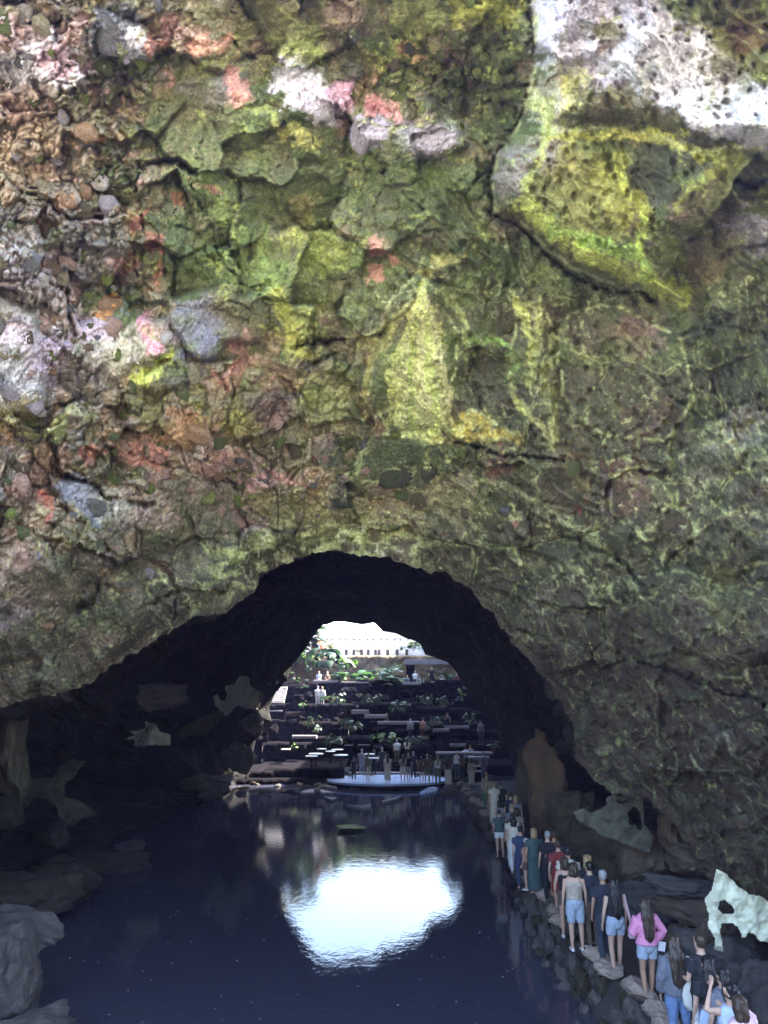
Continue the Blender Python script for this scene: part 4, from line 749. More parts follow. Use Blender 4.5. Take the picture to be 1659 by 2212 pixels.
for i, a in enumerate(lev):
    x0, x1, Yf, Yb, z0, z1 = a
    if i in (0, 7): rough_wall('terrace_wall', ter, M_masn if i == 7 else M_dark, *a, seed=900 + i); continue
    x = x0
    while x < x1 - .3:
        w_ = min(rq.uniform(1.6, 5.0), x1 - x); rough_wall('terrace_wall', ter, M_dark, x, x + w_ + .02, Yf + rq.uniform(-.7, .6), Yb + .7, z0 - .5, z1 + rq.uniform(-.55, .25), seed=900 + i + int(x * 7)); x += w_
for i in range(110):
    x = rq.uniform(-10, 8); Y = rq.uniform(57, 71.5); z = float(np.interp(Y, [54, 58, 60.2, 62.2, 66, 71.9], [1, 2.0, 3.2, 4.4, 6.2, 6.6]))
    boulder(ter, (x, Y, z), (rq.uniform(.2, .9), rq.uniform(.2, .7), rq.uniform(.15, .6)), M_dark, i, i)
for i in range(4): part_box('step', ter, M_slab if i == 0 else M_dark, -2.4, 3.5, 53.0 + .55 * i, 58, .30 + .18 * i, .48 + .18 * i)
SL = [(420,560,460,476,65.7),(580,740,470,479,65.6),(935,1045,472,489,65.6),(1100,1210,466,476,65.7),(950,1200,342,370,69.0),(330,410,341,351,70.5),(410,530,345,352,71.5),(500,682,604,620,62.0),(640,742,632,656,61.2),(716,842,660,681,60.4),(790,1035,698,716,60.0),(1175,1322,722,740,59.6),(1112,1206,742,760,58.4),
 (298,440,780,799,56.6),(235,285,858,866,52.6),(1130,1456,876,890,53.0),(1320,1440,902,918,52.2),(1210,1330,828,846,57.8),(600,650,833,839,57.6),(680,748,831,838,57.6),(1330,1400,955,962,51.5),(1340,1400,985,992,50.9)]
for a0, a1, b0, b1, Y in SL:
    p0 = at(*R1(a0, b0), Y); p1 = at(*R1(a1, b1), Y)
    o = part_box('coping_slab', ter, M_slab, min(p0[0], p1[0]), max(p0[0], p1[0]), Y, Y + .7, p1[2], p0[2], .025); o.location.z += .001
    if Y > 56 and Y < 64 and b0 < 760: o.rotation_euler = (0, 0, 0)
# support pier under the big upper beam
p = at(*R1(975, 372), 69.1); part_box('pier', ter, M_dark, p[0] - .3, p[0] + .5, 69.05, 69.6, 6.6, float(p[2]) - .03)
# viewing platform at the water
plat = bpy.data.objects.new('platform', None); COL.objects.link(plat); tag(plat, kind='structure')
def disc(name, pts, z0, z1, mat, parent):
    bm = bmesh.new(); t = [bm.verts.new((x, y, z1)) for x, y in pts]; b_ = [bm.verts.new((x, y, z0)) for x, y in pts]; bm.faces.new(t); bm.faces.new(b_[::-1])
    for i in range(len(pts)): bm.faces.new((t[i], b_[i], b_[(i + 1) % len(pts)], t[(i + 1) % len(pts)]))
    return bm_obj(name, bm, mat, parent)
oval = [(0.2 + 3.9 * math.cos(a), 50.5 + 2.9 * math.sin(a) * (1 if math.sin(a) < 0 else .9)) for a in np.linspace(0, 2 * math.pi, 48, endpoint=False)]
M_wet, nt, b = new_mat('wet_floor_painted_sky'); b.inputs['Base Color'].default_value = (.40, .52, .74, 1); b.inputs['Roughness'].default_value = .25  # wet floor with the blue sky reflection put into its colour
tc = N(nt, 'ShaderNodeTexCoord'); n1 = N(nt, 'ShaderNodeTexNoise', Scale=2.5, Detail=5.0); bp = N(nt, 'ShaderNodeBump', Strength=.15, Distance=.03); nt.links.new(tc.outputs['Object'], n1.inputs['Vector']); nt.links.new(n1.outputs['Fac'], bp.inputs['Height']); nt.links.new(bp.outputs[0], b.inputs['Normal'])
disc('deck', [(x, y + .05) for x, y in oval], .22, .34, M_wet, plat); disc('deck_edge', [(x * 1.01, y - .04) for x, y in oval], .10, .215, M_dark, plat)
for a0, a1 in ((635,685),(715,790),(805,895),(915,1000)):
    pa = ground(*R1(a0, 1070), .12); pb = ground(*R1(a1, 1070), .12); part_box('edge_light_slab', plat, M_slab, pa.x, pb.x, pa.y - .1, pa.y + .35, -.05, .095, .01)
for k, (pts, m_) in enumerate([([(525,1010),(560,1015),(570,1050),(530,1030)], M_wet), ([(430,1045),(545,1060),(560,1080),(430,1062)], M_slab), ([(345,1100),(400,1088),(470,1088),(540,1108),(350,1108)], M_slab), ([(480,1130),(560,1135),(530,1150)], M_slab), ([(610,1175),(700,1182),(750,1168),(755,1190),(700,1196)], M_slab), ([(815,1155),(880,1135),(940,1122),(900,1145),(825,1162)], M_slab), ([(1035,1105),(1100,1068),(1140,1080),(1130,1100),(1040,1118)], M_wet), ([(460,960),(540,940),(535,965),(470,975)], M_slab), ([(430,1035),(520,1040),(520,1046),(430,1042)], M_slab)]):
    q = [ground(*R1(*p_), .06 + .01 * k) for p_ in pts]; q = [(v.x, v.y) for v in q]
    ar = sum(q[i][0] * q[(i + 1) % len(q)][1] - q[(i + 1) % len(q)][0] * q[i][1] for i in range(len(q)))
    o = disc('painted_reflection_shelf', q if ar > 0 else q[::-1], -.3, .06 + .01 * k, m_, plat)  # added flat pieces, coloured to stand in for sky reflections
for i in range(26):   # dark rocks round the far shore
    x = rs.uniform(-9, -3.2) if i % 3 else rs.uniform(3.4, 4.6); y = rs.uniform(46, 51); boulder(plat, (x, y, 0), (rs.uniform(.2, .6), rs.uniform(.2, .6), rs.uniform(.12, .35)), M_b2 if i % 2 else M_b1, i, i)
# stairs on the left
st = empty('stone_staircase', (X_at(598, 63, 5), 62.3, 4.6)); tag(st, 'small flight of white stone steps climbing at the left edge of the far opening', 'staircase')
for i in range(11): part_box('step', st, M_step, -.75, .55, .16 * i * 1.6, .16 * i * 1.6 + .30, -.35 + .165 * i, -.25 + .165 * i, .01)
part_box('side_wall', st, M_step, -.95, -.78, -.1, 1.0, -.5, .3, .02); part_box('landing', st, M_step, -.7, .5, 2.9, 3.9, 1.45, 1.62, .02); part_box('base', st, M_dark, -.74, .54, .3, 2.9, -.6, -.36, 0)
# ---- upper court in full sun
cw = empty('garden_wall', (0, 88, 9.2)); tag(cw, 'sunlit white garden wall with arched niches, seen through the far opening', 'wall')
bm = bmesh.new(); xs_ = np.arange(-12, 12.1, 1.6)
for i, x in enumerate(xs_):
    box_bm(bm, x - .38, x + .38, 0, .5, 0, 2.6)
box_bm(bm, -12.4, 12.4, 0, .5, 2.61, 3.6); box_bm(bm, -12.4, 12.4, .8, 1.2, 0, 3.5); bm_obj('wall_face', bm, M_white, cw)
for i, x in enumerate(xs_[:-1]):
    bm = bmesh.new()
    for k in range(9):
        a0 = math.pi * k / 9; a1 = math.pi * (k + 1) / 9; c = x + .8; r0, r1 = .42, .44
        vs_ = [bm.verts.new(p) for p in ((c + .42 * math.cos(a0), -.02, 2.19 + .42 * math.sin(a0)), (c + .42 * math.cos(a1), -.02, 2.19 + .42 * math.sin(a1)), (c + .42 * math.cos(a1), -.02, 2.66), (c + .42 * math.cos(a0), -.02, 2.66))]
        bm.faces.new(vs_)
    bmesh.ops.solidify(bm, geom=list(bm.faces), thickness=.3); bm_obj('arch', bm, M_white, cw)
para = empty('parapet', (0, 73.4, 9.2)); tag(para, 'low white parapet with dark stone posts above the rubble wall', 'parapet')
M_post = rocky('post_stone', base=(.10,.09,.085), scale=3, var=.2)
part_box('low_wall', para, M_white, -4.2, 5.2, 0, .25, 0, .28, .02)
for x in (560, 612, 655, 700, 738, 780, 800, 850, 905, 960): part_box('post', para, M_post, X_at(R1(x, 0)[0], 73.4, 9.4) - .14, X_at(R1(x, 0)[0], 73.4, 9.4) + .14, -.05, .3, -.02, .62, .02)
part_box('rail', para, M_white, -4.2, 5.2, .02, .22, .64, .70, .01)
def lathe(name, prof, mat, parent, seg=20, loc=(0, 0, 0)):
    V = []; 
    for r, z in prof:
        for k in range(seg): V.append((r * math.cos(6.2832 * k / seg), r * math.sin(6.2832 * k / seg), z))
    F = []
    for i in range(len(prof) - 1):
        for k in range(seg): F.append((i * seg + k, i * seg + (k + 1) % seg, (i + 1) * seg + (k + 1) % seg, (i + 1) * seg + k))
    me = bpy.data.meshes.new(name); me.from_pydata(V, [], F); me.polygons.foreach_set('use_smooth', [True] * len(F)); o = link(name, me, mat, parent); o.location = loc; return o
M_terra = rocky('terracotta', base=(.38,.13,.08), scale=3, var=.25, bump=.2)
pj = empty('terracotta_jar', (X_at(R1(450, 0)[0], 72.8, 9.3), 72.8, 9.2)); tag(pj, 'large red terracotta jar at the left end of the upper parapet', 'jar')
lathe('jar_body', [(0, 0), (.38, .01), (.62, .35), (.72, .8), (.62, 1.2), (.42, 1.42), (.48, 1.5), (.52, 1.55), (.44, 1.56), (.38, 1.45)], M_terra, pj)
for k in range(9): a = k * .7; bx_ = part_box('cactus_stub', pj, M_terra, .22 * math.cos(a) - .07, .22 * math.cos(a) + .07, .22 * math.sin(a) - .07, .22 * math.sin(a) + .07, 1.3, 1.75 + .09 * (k % 4), .04)
# ---- plants
def leaf_mesh(kind, name='leaf'):
    n = 13; V = []; F = []
    for i in range(n):
        t = i / (n - 1)
        if kind == 'broad': w_ = .5 * math.sin(math.pi * min(1, t * .93 + .07)) ** .6 * (1.15 - .45 * t); z = .18 * t - .55 * t * t
        elif kind == 'round': w_ = .55 * math.sqrt(max(0, 1 - (2 * t - 1) ** 2)) + .01; z = .1 * t - .2 * t * t
        else: w_ = .07 * (1 - t) ** .6 + .004; z = .7 * t - .85 * t * t
        x = t if kind != 'strap' else t * .9
        nt_ = .06 * (i % 2) if kind == 'broad' else 0
        for s in (-1, -.5, 0, .5, 1): V.append((x - abs(s) * .12 * (kind == 'broad') * (1 if t > 0 else 0), s * w_ * (1 - nt_), z - abs(s) * w_ * .25 * (1 if kind != 'strap' else -1)))
    for i in range(n - 1):
        for k in range(4): a = i * 5 + k; F.append((a, a + 1, a + 6, a + 5))
    me = bpy.data.meshes.new(name); me.from_pydata(V, [], F); me.polygons.foreach_set('use_smooth', [True] * len(F)); return me
def leafmat(name, c, rough=.4):
    m, nt, b = new_mat(name); L = nt.links.new; tc = N(nt, 'ShaderNodeTexCoord'); n1 = N(nt, 'ShaderNodeTexNoise', Scale=4.0, Detail=4.0); L(tc.outputs['Object'], n1.inputs['Vector'])
    mr = N(nt, 'ShaderNodeMapRange'); mr.inputs['To Min'].default_value = .6; mr.inputs['To Max'].default_value = 1.4; L(n1.outputs['Fac'], mr.inputs['Value'])
    mx = N(nt, 'ShaderNodeVectorMath', operation='SCALE'); mx.inputs[0].default_value = c; L(mr.outputs[0], mx.inputs['Scale']); L(mx.outputs[0], b.inputs['Base Color']); b.inputs['Roughness'].default_value = rough
    tr = N(nt, 'ShaderNodeBsdfTranslucent'); L(mx.outputs[0], tr.inputs['Color']); ms = N(nt, 'ShaderNodeMixShader'); ms.inputs[0].default_value = .35
    out = nt.nodes['Material Output']; L(b.outputs[0], ms.inputs[1]); L(tr.outputs[0], ms.inputs[2]); L(ms.outputs[0], out.inputs['Surface']); return m
M_lf = [leafmat('leaf_dark', (.022,.05,.02)), leafmat('leaf_mid', (.05,.11,.03)), leafmat('leaf_bright', (.13,.24,.035)), leafmat('leaf_grey', (.10,.15,.11))]
LM = {k: leaf_mesh(k) for k in ('broad', 'round', 'strap')}
for k in LM: LM[k].materials.append(M_lf[1])
M_stem = flat('stem_bark', (.10,.08,.05))
rp = random.Random(5)
def plant(name, cx, cy, Y, wpx, hpx, kind, n, mi, label, cat='plant', lsize=1.0, droop=0.0):
    """foliage centred on a sight line, wpx by hpx in size"""
    c = at(*R1(cx, cy), Y); u_ = (Y * math.cos(PITCH)) / FPX * .3751; W = wpx * u_; H = hpx * u_
    base = Vector((c[0], Y, c[2] - H / 2)); r = empty(name, base); tag(r, label, cat)
    bm = bmesh.new()
    n = int(n * 1.5)
    for i in range(n):
        a = rp.uniform(0, 6.28); rr = rp.uniform(.1, .5) * W; hh = rp.uniform(.05, 1.0) * H
        if kind == 'strap': px_, py_, hh = rr * .25 * math.cos(a), rr * .25 * math.sin(a), .05 * H
        else: px_, py_ = rr * math.cos(a), rr * .6 * math.sin(a)
        o = bpy.data.objects.new('leaf', LM[kind]); COL.objects.link(o); o.parent = r; o.location = (px_, py_, hh)
        s_l = lsize * (rp.uniform(.16, .34) * W if kind != 'strap' else rp.uniform(.7, 1.1) * max(W * .55, H * .9))
        o.scale = (s_l, s_l, s_l); o.rotation_euler = (rp.uniform(-.5, .5), rp.uniform(-.3, .5) + droop - (.6 if kind == 'strap' else 0), a)
        setmat(o, M_lf[mi if rp.random() < .7 else max(0, mi - 1)])
        q = Vector((0, 0, -.05)); e_ = Vector((px_, py_, hh)); d_ = (e_ - q); 
        if d_.length > .05:
            mt = bmesh.ops.create_cone(bm, cap_ends=True, segments=5, radius1=.02, radius2=.012, depth=d_.length, matrix=Matrix.Translation((q + e_) / 2) @ d_.to_track_quat('Z', 'Y').to_matrix().to_4x4())
    bm_obj('stem', bm, M_stem, r); return r
plant('broadleaf_shrub', 500, 330, 68.5, 300, 110, 'broad', 30, 0, 'large dark drooping leaves spilling over the upper left ledge below the red jar', lsize=.62, droop=.5)
plant('broadleaf_shrub', 610, 352, 68.0, 120, 50, 'broad', 10, 2, 'bright yellow-green leaves at the right tip of the drooping shrub', droop=.3)
plant('broadleaf_shrub', 390, 318, 69.5, 110, 50, 'broad', 12, 2, 'small light green shrub at the far left end of the upper ledge', droop=.2)
plant('philodendron', 640, 438, 66.6, 170, 80, 'round', 26, 1, 'round-leaved green bush on the middle terrace beside the seated pair')
plant('philodendron', 840, 440, 66.5, 170, 90, 'round', 28, 1, 'round-leaved green bush in the centre of the middle terrace')
plant('banana_plant', 850, 385, 67.4, 130, 90, 'strap', 22, 3, 'pale strap-leaved clump standing in front of the brown rubble wall')
plant('banana_plant', 905, 370, 68.2, 60, 60, 'strap', 12, 2, 'short strap-leaved clump just left of the upper stone beam')
plant('agave', 1050, 455, 66.2, 80, 70, 'strap', 16, 1, 'spiky agave right of the centre bush, beside the ledge table')
plant('agave', 1200, 425, 66.6, 90, 80, 'strap', 18, 1, 'spiky agave under the right end of the stone beam')
plant('agave', 1160, 470, 65.9, 60, 50, 'strap', 14, 0, 'small dark agave at the foot of the bigger right-hand agave')
plant('potted_plant', 928, 262, 73.0, 60, 50, 'strap', 16, 1, 'potted grassy plant on the right part of the parapet')
plant('leafy_bush', 520, 255, 74.5, 60, 40, 'round', 14, 2, 'light green bush just right of the red jar')
plant('leafy_bush', 1000, 262, 75.5, 90, 50, 'round', 20, 2, 'light green bush at the right end of the parapet')
plant('leafy_bush', 690, 285, 74.2, 50, 26, 'round', 12, 1, 'low bush between two posts of the parapet')
plant('monstera', 320, 437, 61.5, 50, 50, 'round', 5, 1, 'few round leaves on a long stem at the left edge of the opening', lsize=1.6)
plant('monstera', 350, 480, 61.3, 60, 50, 'round', 6, 0, 'dark round leaves just below the upper left leaf cluster', lsize=1.5)
plant('monstera', 365, 585, 60.8, 46, 54, 'round', 5, 1, 'mid green round leaves right of the white stairs', lsize=1.7)
plant('monstera', 500, 560, 61.0, 60, 26, 'round', 6, 1, 'small green leaves at the feet of the two people in white', lsize=1.4)
plant('hanging_creeper', 1065, 575, 64.5, 90, 75, 'round', 26, 1, 'green creeper hanging from the dark wall on the right', lsize=.7, droop=.6)
plant('low_shrub', 838, 787, 56.3, 140, 46, 'broad', 20, 2, 'bright green low shrub above the crowd on the platform', lsize=.8)
plant('broadleaf_shrub', 1325, 680, 57.5, 90, 70, 'broad', 12, 3, 'greyish leaves above the right-hand ledge', lsize=.8)
plant('monstera', 1458, 838, 50.5, 64, 70, 'round', 5, 2, 'bright green leaf cluster at the right edge of the far opening', lsize=1.9)
plant('broadleaf_shrub', 1275, 540, 60.5, 50, 70, 'broad', 8, 3, 'pale leaves on the dark right side of the opening', lsize=1.2)
plant('low_shrub', 300, 835, 54.0, 40, 30, 'round', 5, 2, 'yellowish leaves below the long pale bench slab', lsize=1.3)
for q_, (cx_, cy_, Y_, w_, h_) in enumerate(((560,560,61.5,120,60),(760,560,61.5,140,50),(930,600,60.5,130,60),(640,710,58.5,150,60),(420,690,58,120,70),(1180,580,60.5,110,60),(1130,690,58.6,120,50),(560,800,56.5,140,40),(1010,800,56.5,130,40),(380,380,68.8,80,60))):
    plant('trailing_shrub', cx_, cy_, Y_, w_, h_, 'broad', 16, 0, ('dark trailing shrub on the second terrace from the top, left of centre','dark trailing shrub in the middle of the black terrace wall','dark trailing shrub left of the hanging creeper','dark shrub below the stepped pale slabs','dark shrub under the broad left slab','dark shrub directly below the hanging creeper','dark shrub between the two right-hand slabs','dark low shrub behind the round tables','dark low shrub behind the steps, right of the bright shrub','dark shrub at the left foot of the upper terrace')[q_], lsize=.7, droop=.5)
for q_, (x_, Y_, w_, h_) in enumerate(((-8.6,71.2,260,240),(-8.3,70.6,120,120),(6.3,71.6,150,120),(8.0,71.4,230,240))):  # tree crowns added to narrow the bright reflection in the water
    k_ = FPX / (Y_ * .99); px_ = CX + x_ * k_; a_ = (px_ - 518.6) / .3751; hz_ = h_ * .3751 / k_
    b_y = (CY - math.tan(math.atan2(9.0 + hz_ / 2 - CAMZ, Y_) - PITCH) * FPX - 1296.5) / .3751
    plant('added_tree', a_, b_y, Y_, w_, h_, 'broad', 90, 0, ('tall dark tree crown added behind the left rim of the far opening','lower dark tree crown added left of the red jar','low dark tree crown added right of the parapet','tall dark tree crown added behind the right rim of the far opening')[q_], cat='tree', lsize=.9)
plant('low_shrub', 450, 740, 57.0, 60, 40, 'broad', 8, 3, 'pale blades on the dark left slope of the terraces', lsize=.8)
# ---- round tables on the left of the platform
M_top = flat('white_table_top', (.80,.84,.84), rough=.3)
def table(px, py, wpx, label):
    z = 1.78; p = ground(*R1(px, py), z); r_ = max(.35, wpx * .3751 * p.y * .95 / FPX / 2)
    t = empty('round_table', (p.x, p.y, 1.05)); tag(t, label, 'table', 'round white tables by the water')
    h = .73; lathe('tabletop', [(0, h), (r_, h), (r_ + .01, h + .02), (r_, h + .045), (0, h + .045)], M_top, t); lathe('pedestal', [(.05, .02), (.045, h - .002)], M_dark, t, 10); lathe('foot', [(0, 0), (.24, 0), (.24, .02), (.04, .04), (0, .04)], M_dark, t, 14)
table(438,886,84,'wide round white table, front left of the terrace tables'); table(580,894,84,'round white table right of the standing person on the left'); table(412,900,70,'round white table nearest the left rocks'); table(470,858,50,'small round white table behind the wide front one'); table(560,862,68,'round white table behind the right front table'); table(520,872,40,'smallest round table between the others')
table(745,888,50,'round white table just left of the crowd'); table(770,911,40,'round white table behind the first people of the crowd')
# ============================================================ PEOPLE
def chain_bm(bm, sec, seg=10):
    """closed tube through sections (x, y, z, rx, ry)"""
    P = [Vector(s[:3]) for s in sec]; rings = []
    for i, s in enumerate(sec):
        a = P[max(0, i - 1)]; b_ = P[min(len(P) - 1, i + 1)]; t = (b_ - a).normalized()
        ref = Vector((0, 1, 0)) if abs(t.y) < .8 else Vector((0, 0, 1))
        sx = t.cross(ref).normalized(); sy = sx.cross(t).normalized()
        rings.append([bm.verts.new(P[i] + sx * s[3] * math.cos(6.28318 * k / seg) + sy * s[4] * math.sin(6.28318 * k / seg)) for k in range(seg)])
    for i in range(len(rings) - 1):
        for k in range(seg): bm.faces.new((rings[i][k], rings[i][(k + 1) % seg], rings[i + 1][(k + 1) % seg], rings[i + 1][k]))
    bm.faces.new(rings[0][::-1]); bm.faces.new(rings[-1])
def remeshed(bm, vox, name, sm=2, noise=0.0, fingers=None):
    bmesh.ops.recalc_face_normals(bm, faces=bm.faces); me = bpy.data.meshes.new('tmp'); bm.to_mesh(me); bm.free()
    o = bpy.data.objects.new('tmp', me); COL.objects.link(o)
    md = o.modifiers.new('r', 'REMESH'); md.mode = 'VOXEL'; md.voxel_size = vox
    m2 = o.modifiers.new('s', 'SMOOTH'); m2.factor = .5; m2.iterations = sm
    dg = bpy.context.evaluated_depsgraph_get(); r = bpy.data.meshes.new_from_object(o.evaluated_get(dg)); r.name = name
    bpy.data.objects.remove(o); bpy.data.meshes.remove(me)
    if noise:
        n = len(r.vertices); co = np.zeros(n * 3); r.vertices.foreach_get('co', co); co = co.reshape(-1, 3); no = np.zeros(n * 3); r.vertices.foreach_get('normal', no); no = no.reshape(-1, 3)
        d = noise * (fbm(co[:, 0] * 26 + co[:, 1] * 9, co[:, 2] * (5 if 'hair' in name else 9), 3, 4)); co += no * d[:, None]; r.vertices.foreach_set('co', co.ravel())
    if fingers:
        b2 = bmesh.new(); b2.from_mesh(r)
        for f in fingers: chain_bm(b2, f, 6)
        b2.to_mesh(r); b2.free()
    r.polygons.foreach_set('use_smooth', [True] * len(r.polygons)); r.update(); return r
ARM = {'down': ((.235, -.02, 1.11), (.245, .06, .87)), 'swing': ((.24, -.06, 1.12), (.25, .02, .87)), 'hold': ((.25, .02, 1.13), (.17, .24, 1.10)), 'phone': ((.25, .06, 1.14), (.10, .30, 1.28)), 'up': ((.29, .12, 1.36), (.12, .26, 1.58)), 'hip': ((.33, -.03, 1.15), (.19, .03, .98)), 'lap': ((.23, .08, 1.14), (.10, .30, 1.00))}
def joints(pose):
    st, la, ra = pose
    if st == 'stand': L_ = [((-.095, 0, .9), (-.10, .01, .48), (-.10, -.02, .07)), ((.095, 0, .9), (.105, .0, .48), (.11, -.02, .07))]
    elif st == 'walk': L_ = [((-.09, 0, .9), (-.095, .10, .49), (-.09, .10, .07)), ((.09, 0, .9), (.095, .02, .48), (.09, -.22, .12))]
    elif st == 'step': L_ = [((-.09, 0, .9), (-.11, .02, .48), (-.12, -.08, .07)), ((.09, 0, .9), (.09, .06, .49), (.07, .10, .07))]
    else: L_ = [((-.10, .02, .86), (-.12, .42, .86), (-.12, .44, .45)), ((.10, .02, .86), (.12, .42, .86), (.12, .44, .45))]
    return L_, [(-1, ARM[la]), (1, ARM[ra])]
def lerp(a, b, t): return tuple(a[i] + (b[i] - a[i]) * t for i in range(3))
_cache = {}
def body_mesh(pose, vox, fem, near):
    k = ('b', pose, vox, fem)
    if k in _cache: return _cache[k]
    Lg, Am = joints(pose); bm = bmesh.new(); f = .92 if fem else 1.06
    chain_bm(bm, [(0,0,.80,.10,.08),(0,0,.86,.165,.11),(0,-.01,.95,.172,.122),(0,0,1.06,.128 * f,.092),(0,0,1.16,.14 * f,.10),(0,.005,1.28,.165 * f,.115),(0,0,1.38,.17 * f,.095),(0,-.005,1.43,.12 * f,.075),(0,-.01,1.46,.06,.055),(0,-.005,1.53,.05,.052)], 14)
    chain_bm(bm, [(0,.015,1.475,.03,.035),(0,.02,1.50,.05,.06),(0,.01,1.55,.066,.085),(0,.005,1.61,.074,.095),(0,0,1.66,.068,.088),(0,-.005,1.69,.045,.06),(0,-.005,1.705,.015,.02)], 14)
    chain_bm(bm, [(0,.09,1.60,.008,.01),(0,.115,1.575,.014,.014),(0,.098,1.562,.012,.01)], 8)
    for s in (-1, 1): chain_bm(bm, [(s * .066,.0,1.60,.012,.02),(s * .082,-.01,1.60,.008,.028)], 8)
    fing = []
    for s, (e, w_) in Am:
        sh = (s * .165 * f, 0, 1.385); e = (s * e[0], e[1], e[2]); w_ = (s * w_[0], w_[1], w_[2])
        chain_bm(bm, [(*sh, .052, .055), (*lerp(sh, e, .35), .047, .05), (*lerp(sh, e, .8), .036, .038), (*e, .035, .036), (*lerp(e, w_, .3), .036, .036), (*lerp(e, w_, .8), .025, .026), (*w_, .022, .024)], 10)
        d = (Vector(w_) - Vector(e)).normalized(); h1 = Vector(w_) + d * .045; h2 = Vector(w_) + d * .09
        sd = Vector((0, 1, 0)) if abs(d.y) < .6 else Vector((1, 0, 0))
        chain_bm(bm, [(*w_, .02, .022), (*h1, .018, .036), (*h2, .014, .038)], 10)
        if near:
            sd = (sd - d * sd.dot(d)).normalized(); cu = d.cross(sd).normalized() * (-s)
            for j, ln in enumerate((.062, .072, .068, .054)):
                o_ = h2 + sd * (.028 - .019 * j) - d * .01; m1 = o_ + d * ln * .55 + cu * .006; m2 = m1 + d * ln * .42 + cu * .022
                fing.append([(*o_, .0085, .0085), (*m1, .008, .008), (*m2, .0065, .0065)])
            o_ = Vector(w_) + d * .03 + sd * .026; m1 = o_ + (d * .6 + sd * .7).normalized() * .035; m2 = m1 + d * .03 + cu * .01
            fing.append([(*o_, .011, .011), (*m1, .010, .010), (*m2, .008, .008)])
    for h, kn, an in Lg:
        chain_bm(bm, [(*h, .088, .095), (*lerp(h, kn, .3), .082, .088), (*lerp(h, kn, .75), .06, .064), (*kn, .052, .056), (*lerp(kn, an, .3), .052, .058), (*lerp(kn, an, .6), .043, .046), (*lerp(kn, an, .9), .032, .034), (*an, .034, .038)], 12)
        a = Vector(an); chain_bm(bm, [(a.x, a.y - .045, a.z - .03, .028, .028), (a.x, a.y + .03, a.z - .025, .038, .034), (a.x * 1.03, a.y + .12, a.z - .04, .044, .022), (a.x * 1.03, a.y + .18, a.z - .05, .034, .014)], 10)
    r = remeshed(bm, vox, 'body', 3, fingers=fing or None); _cache[k] = r; return r
def top_mesh(pose, vox, fem, sleeve, hem, loose, straps=False):
    k = ('t', pose, vox, fem, sleeve, hem, loose, straps)
    if k in _cache: return _cache[k]
    _, Am = joints(pose); bm = bmesh.new(); f = .92 if fem else 1.06; g = .020 + .018 * loose
    secs = [(.86,.172,.125),(.95,.178,.128),(1.06,.132 * f,.098),(1.16,.146 * f,.105),(1.28,.168 * f,.12),(1.38,.172 * f,.10),(1.43,.115 * f,.078),(1.455,.075,.062)]
    if straps: secs = secs[:5] + [(1.33,.160 * f,.108)]
    w0 = np.interp(hem, [s[0] for s in secs], [s[1] for s in secs]); d0 = np.interp(hem, [s[0] for s in secs], [s[2] for s in secs])
    ch = [(0, 0, hem, w0 + g + .02 * loose, d0 + g + .02 * loose)] + [(0, 0, z, a + g * (1.0 if z < 1.35 else .6) + (.03 * loose if 1.0 < z < 1.2 else 0), b_ + g * (1 if z < 1.35 else .6) + (.03 * loose if 1.0 < z < 1.2 else 0)) for z, a, b_ in secs if z > hem + .02]
    chain_bm(bm, ch, 16)
    for s, (e, w_) in Am:
        sh = (s * .16 * f, 0, 1.385); e = (s * e[0], e[1], e[2]); w_ = (s * w_[0], w_[1], w_[2]); g2 = g + .008
        if sleeve == 'short': chain_bm(bm, [(*sh, .055 + g2, .058 + g2), (*lerp(sh, e, .35), .05 + g2, .053 + g2), (*lerp(sh, e, .62), .05 + g2, .052 + g2)], 12)
        elif sleeve == 'long': chain_bm(bm, [(*sh, .055 + g2, .058 + g2), (*lerp(sh, e, .5), .046 + g2, .048 + g2), (*e, .040 + g2, .040 + g2), (*lerp(e, w_, .5), .038 + g2, .038 + g2), (*lerp(e, w_, .93), .03 + g2, .03 + g2)], 12)
        if straps: chain_bm(bm, [(s * .10 * f, .085, 1.31, .014, .012), (s * .095 * f, .05, 1.425, .014, .012), (s * .09 * f, -.06, 1.425, .014, .012), (s * .085 * f, -.10, 1.30, .014, .012)], 8)
    r = remeshed(bm, vox, 'top', 2, noise=.016); _cache[k] = r; return r
def bottom_mesh(pose, vox, kind):
    k = ('o', pose[0], vox, kind)
    if k in _cache: return _cache[k]
    Lg, _ = joints(pose); bm = bmesh.new()
    if kind in ('skirt', 'longskirt'):
        zb = .52 if kind == 'skirt' else .12
        chain_bm(bm, [(0,0,zb,.22,.19),(0,0,(zb + .8) / 2,.21,.17),(0,-.01,.84,.195,.145),(0,-.01,.95,.185,.135),(0,0,1.03,.145,.108)], 18)
    else:
        chain_bm(bm, [(0,0,.80,.12,.10),(0,0,.86,.178,.128),(0,-.01,.94,.188,.138),(0,0,1.03,.148,.112)], 16)
        fr = {'shorts': (.50, 0), 'knee': (.86, 0), 'trousers': (1, .94), 'wide': (1, .97)}[kind]
        for h, kn, an in Lg:
            fl = .022 if kind in ('shorts', 'knee') else .012 if kind == 'trousers' else .03
            c = [(*h, .094 + .01, .10 + .012), (*lerp(h, kn, .35 * fr[0]), .09 + .014, .096 + .014), (*lerp(h, kn, fr[0]), np.interp(fr[0], [.3, 1], [.082, .056]) + fl, np.interp(fr[0], [.3, 1], [.088, .06]) + fl)]
            if fr[1]: c += [(*lerp(kn, an, .4), .054 + fl, .058 + fl), (*lerp(kn, an, fr[1]), .04 + fl * 1.3, .044 + fl * 1.3)]
            chain_bm(bm, c, 12)
    r = remeshed(bm, vox, kind, 2, noise=.014); _cache[k] = r; return r
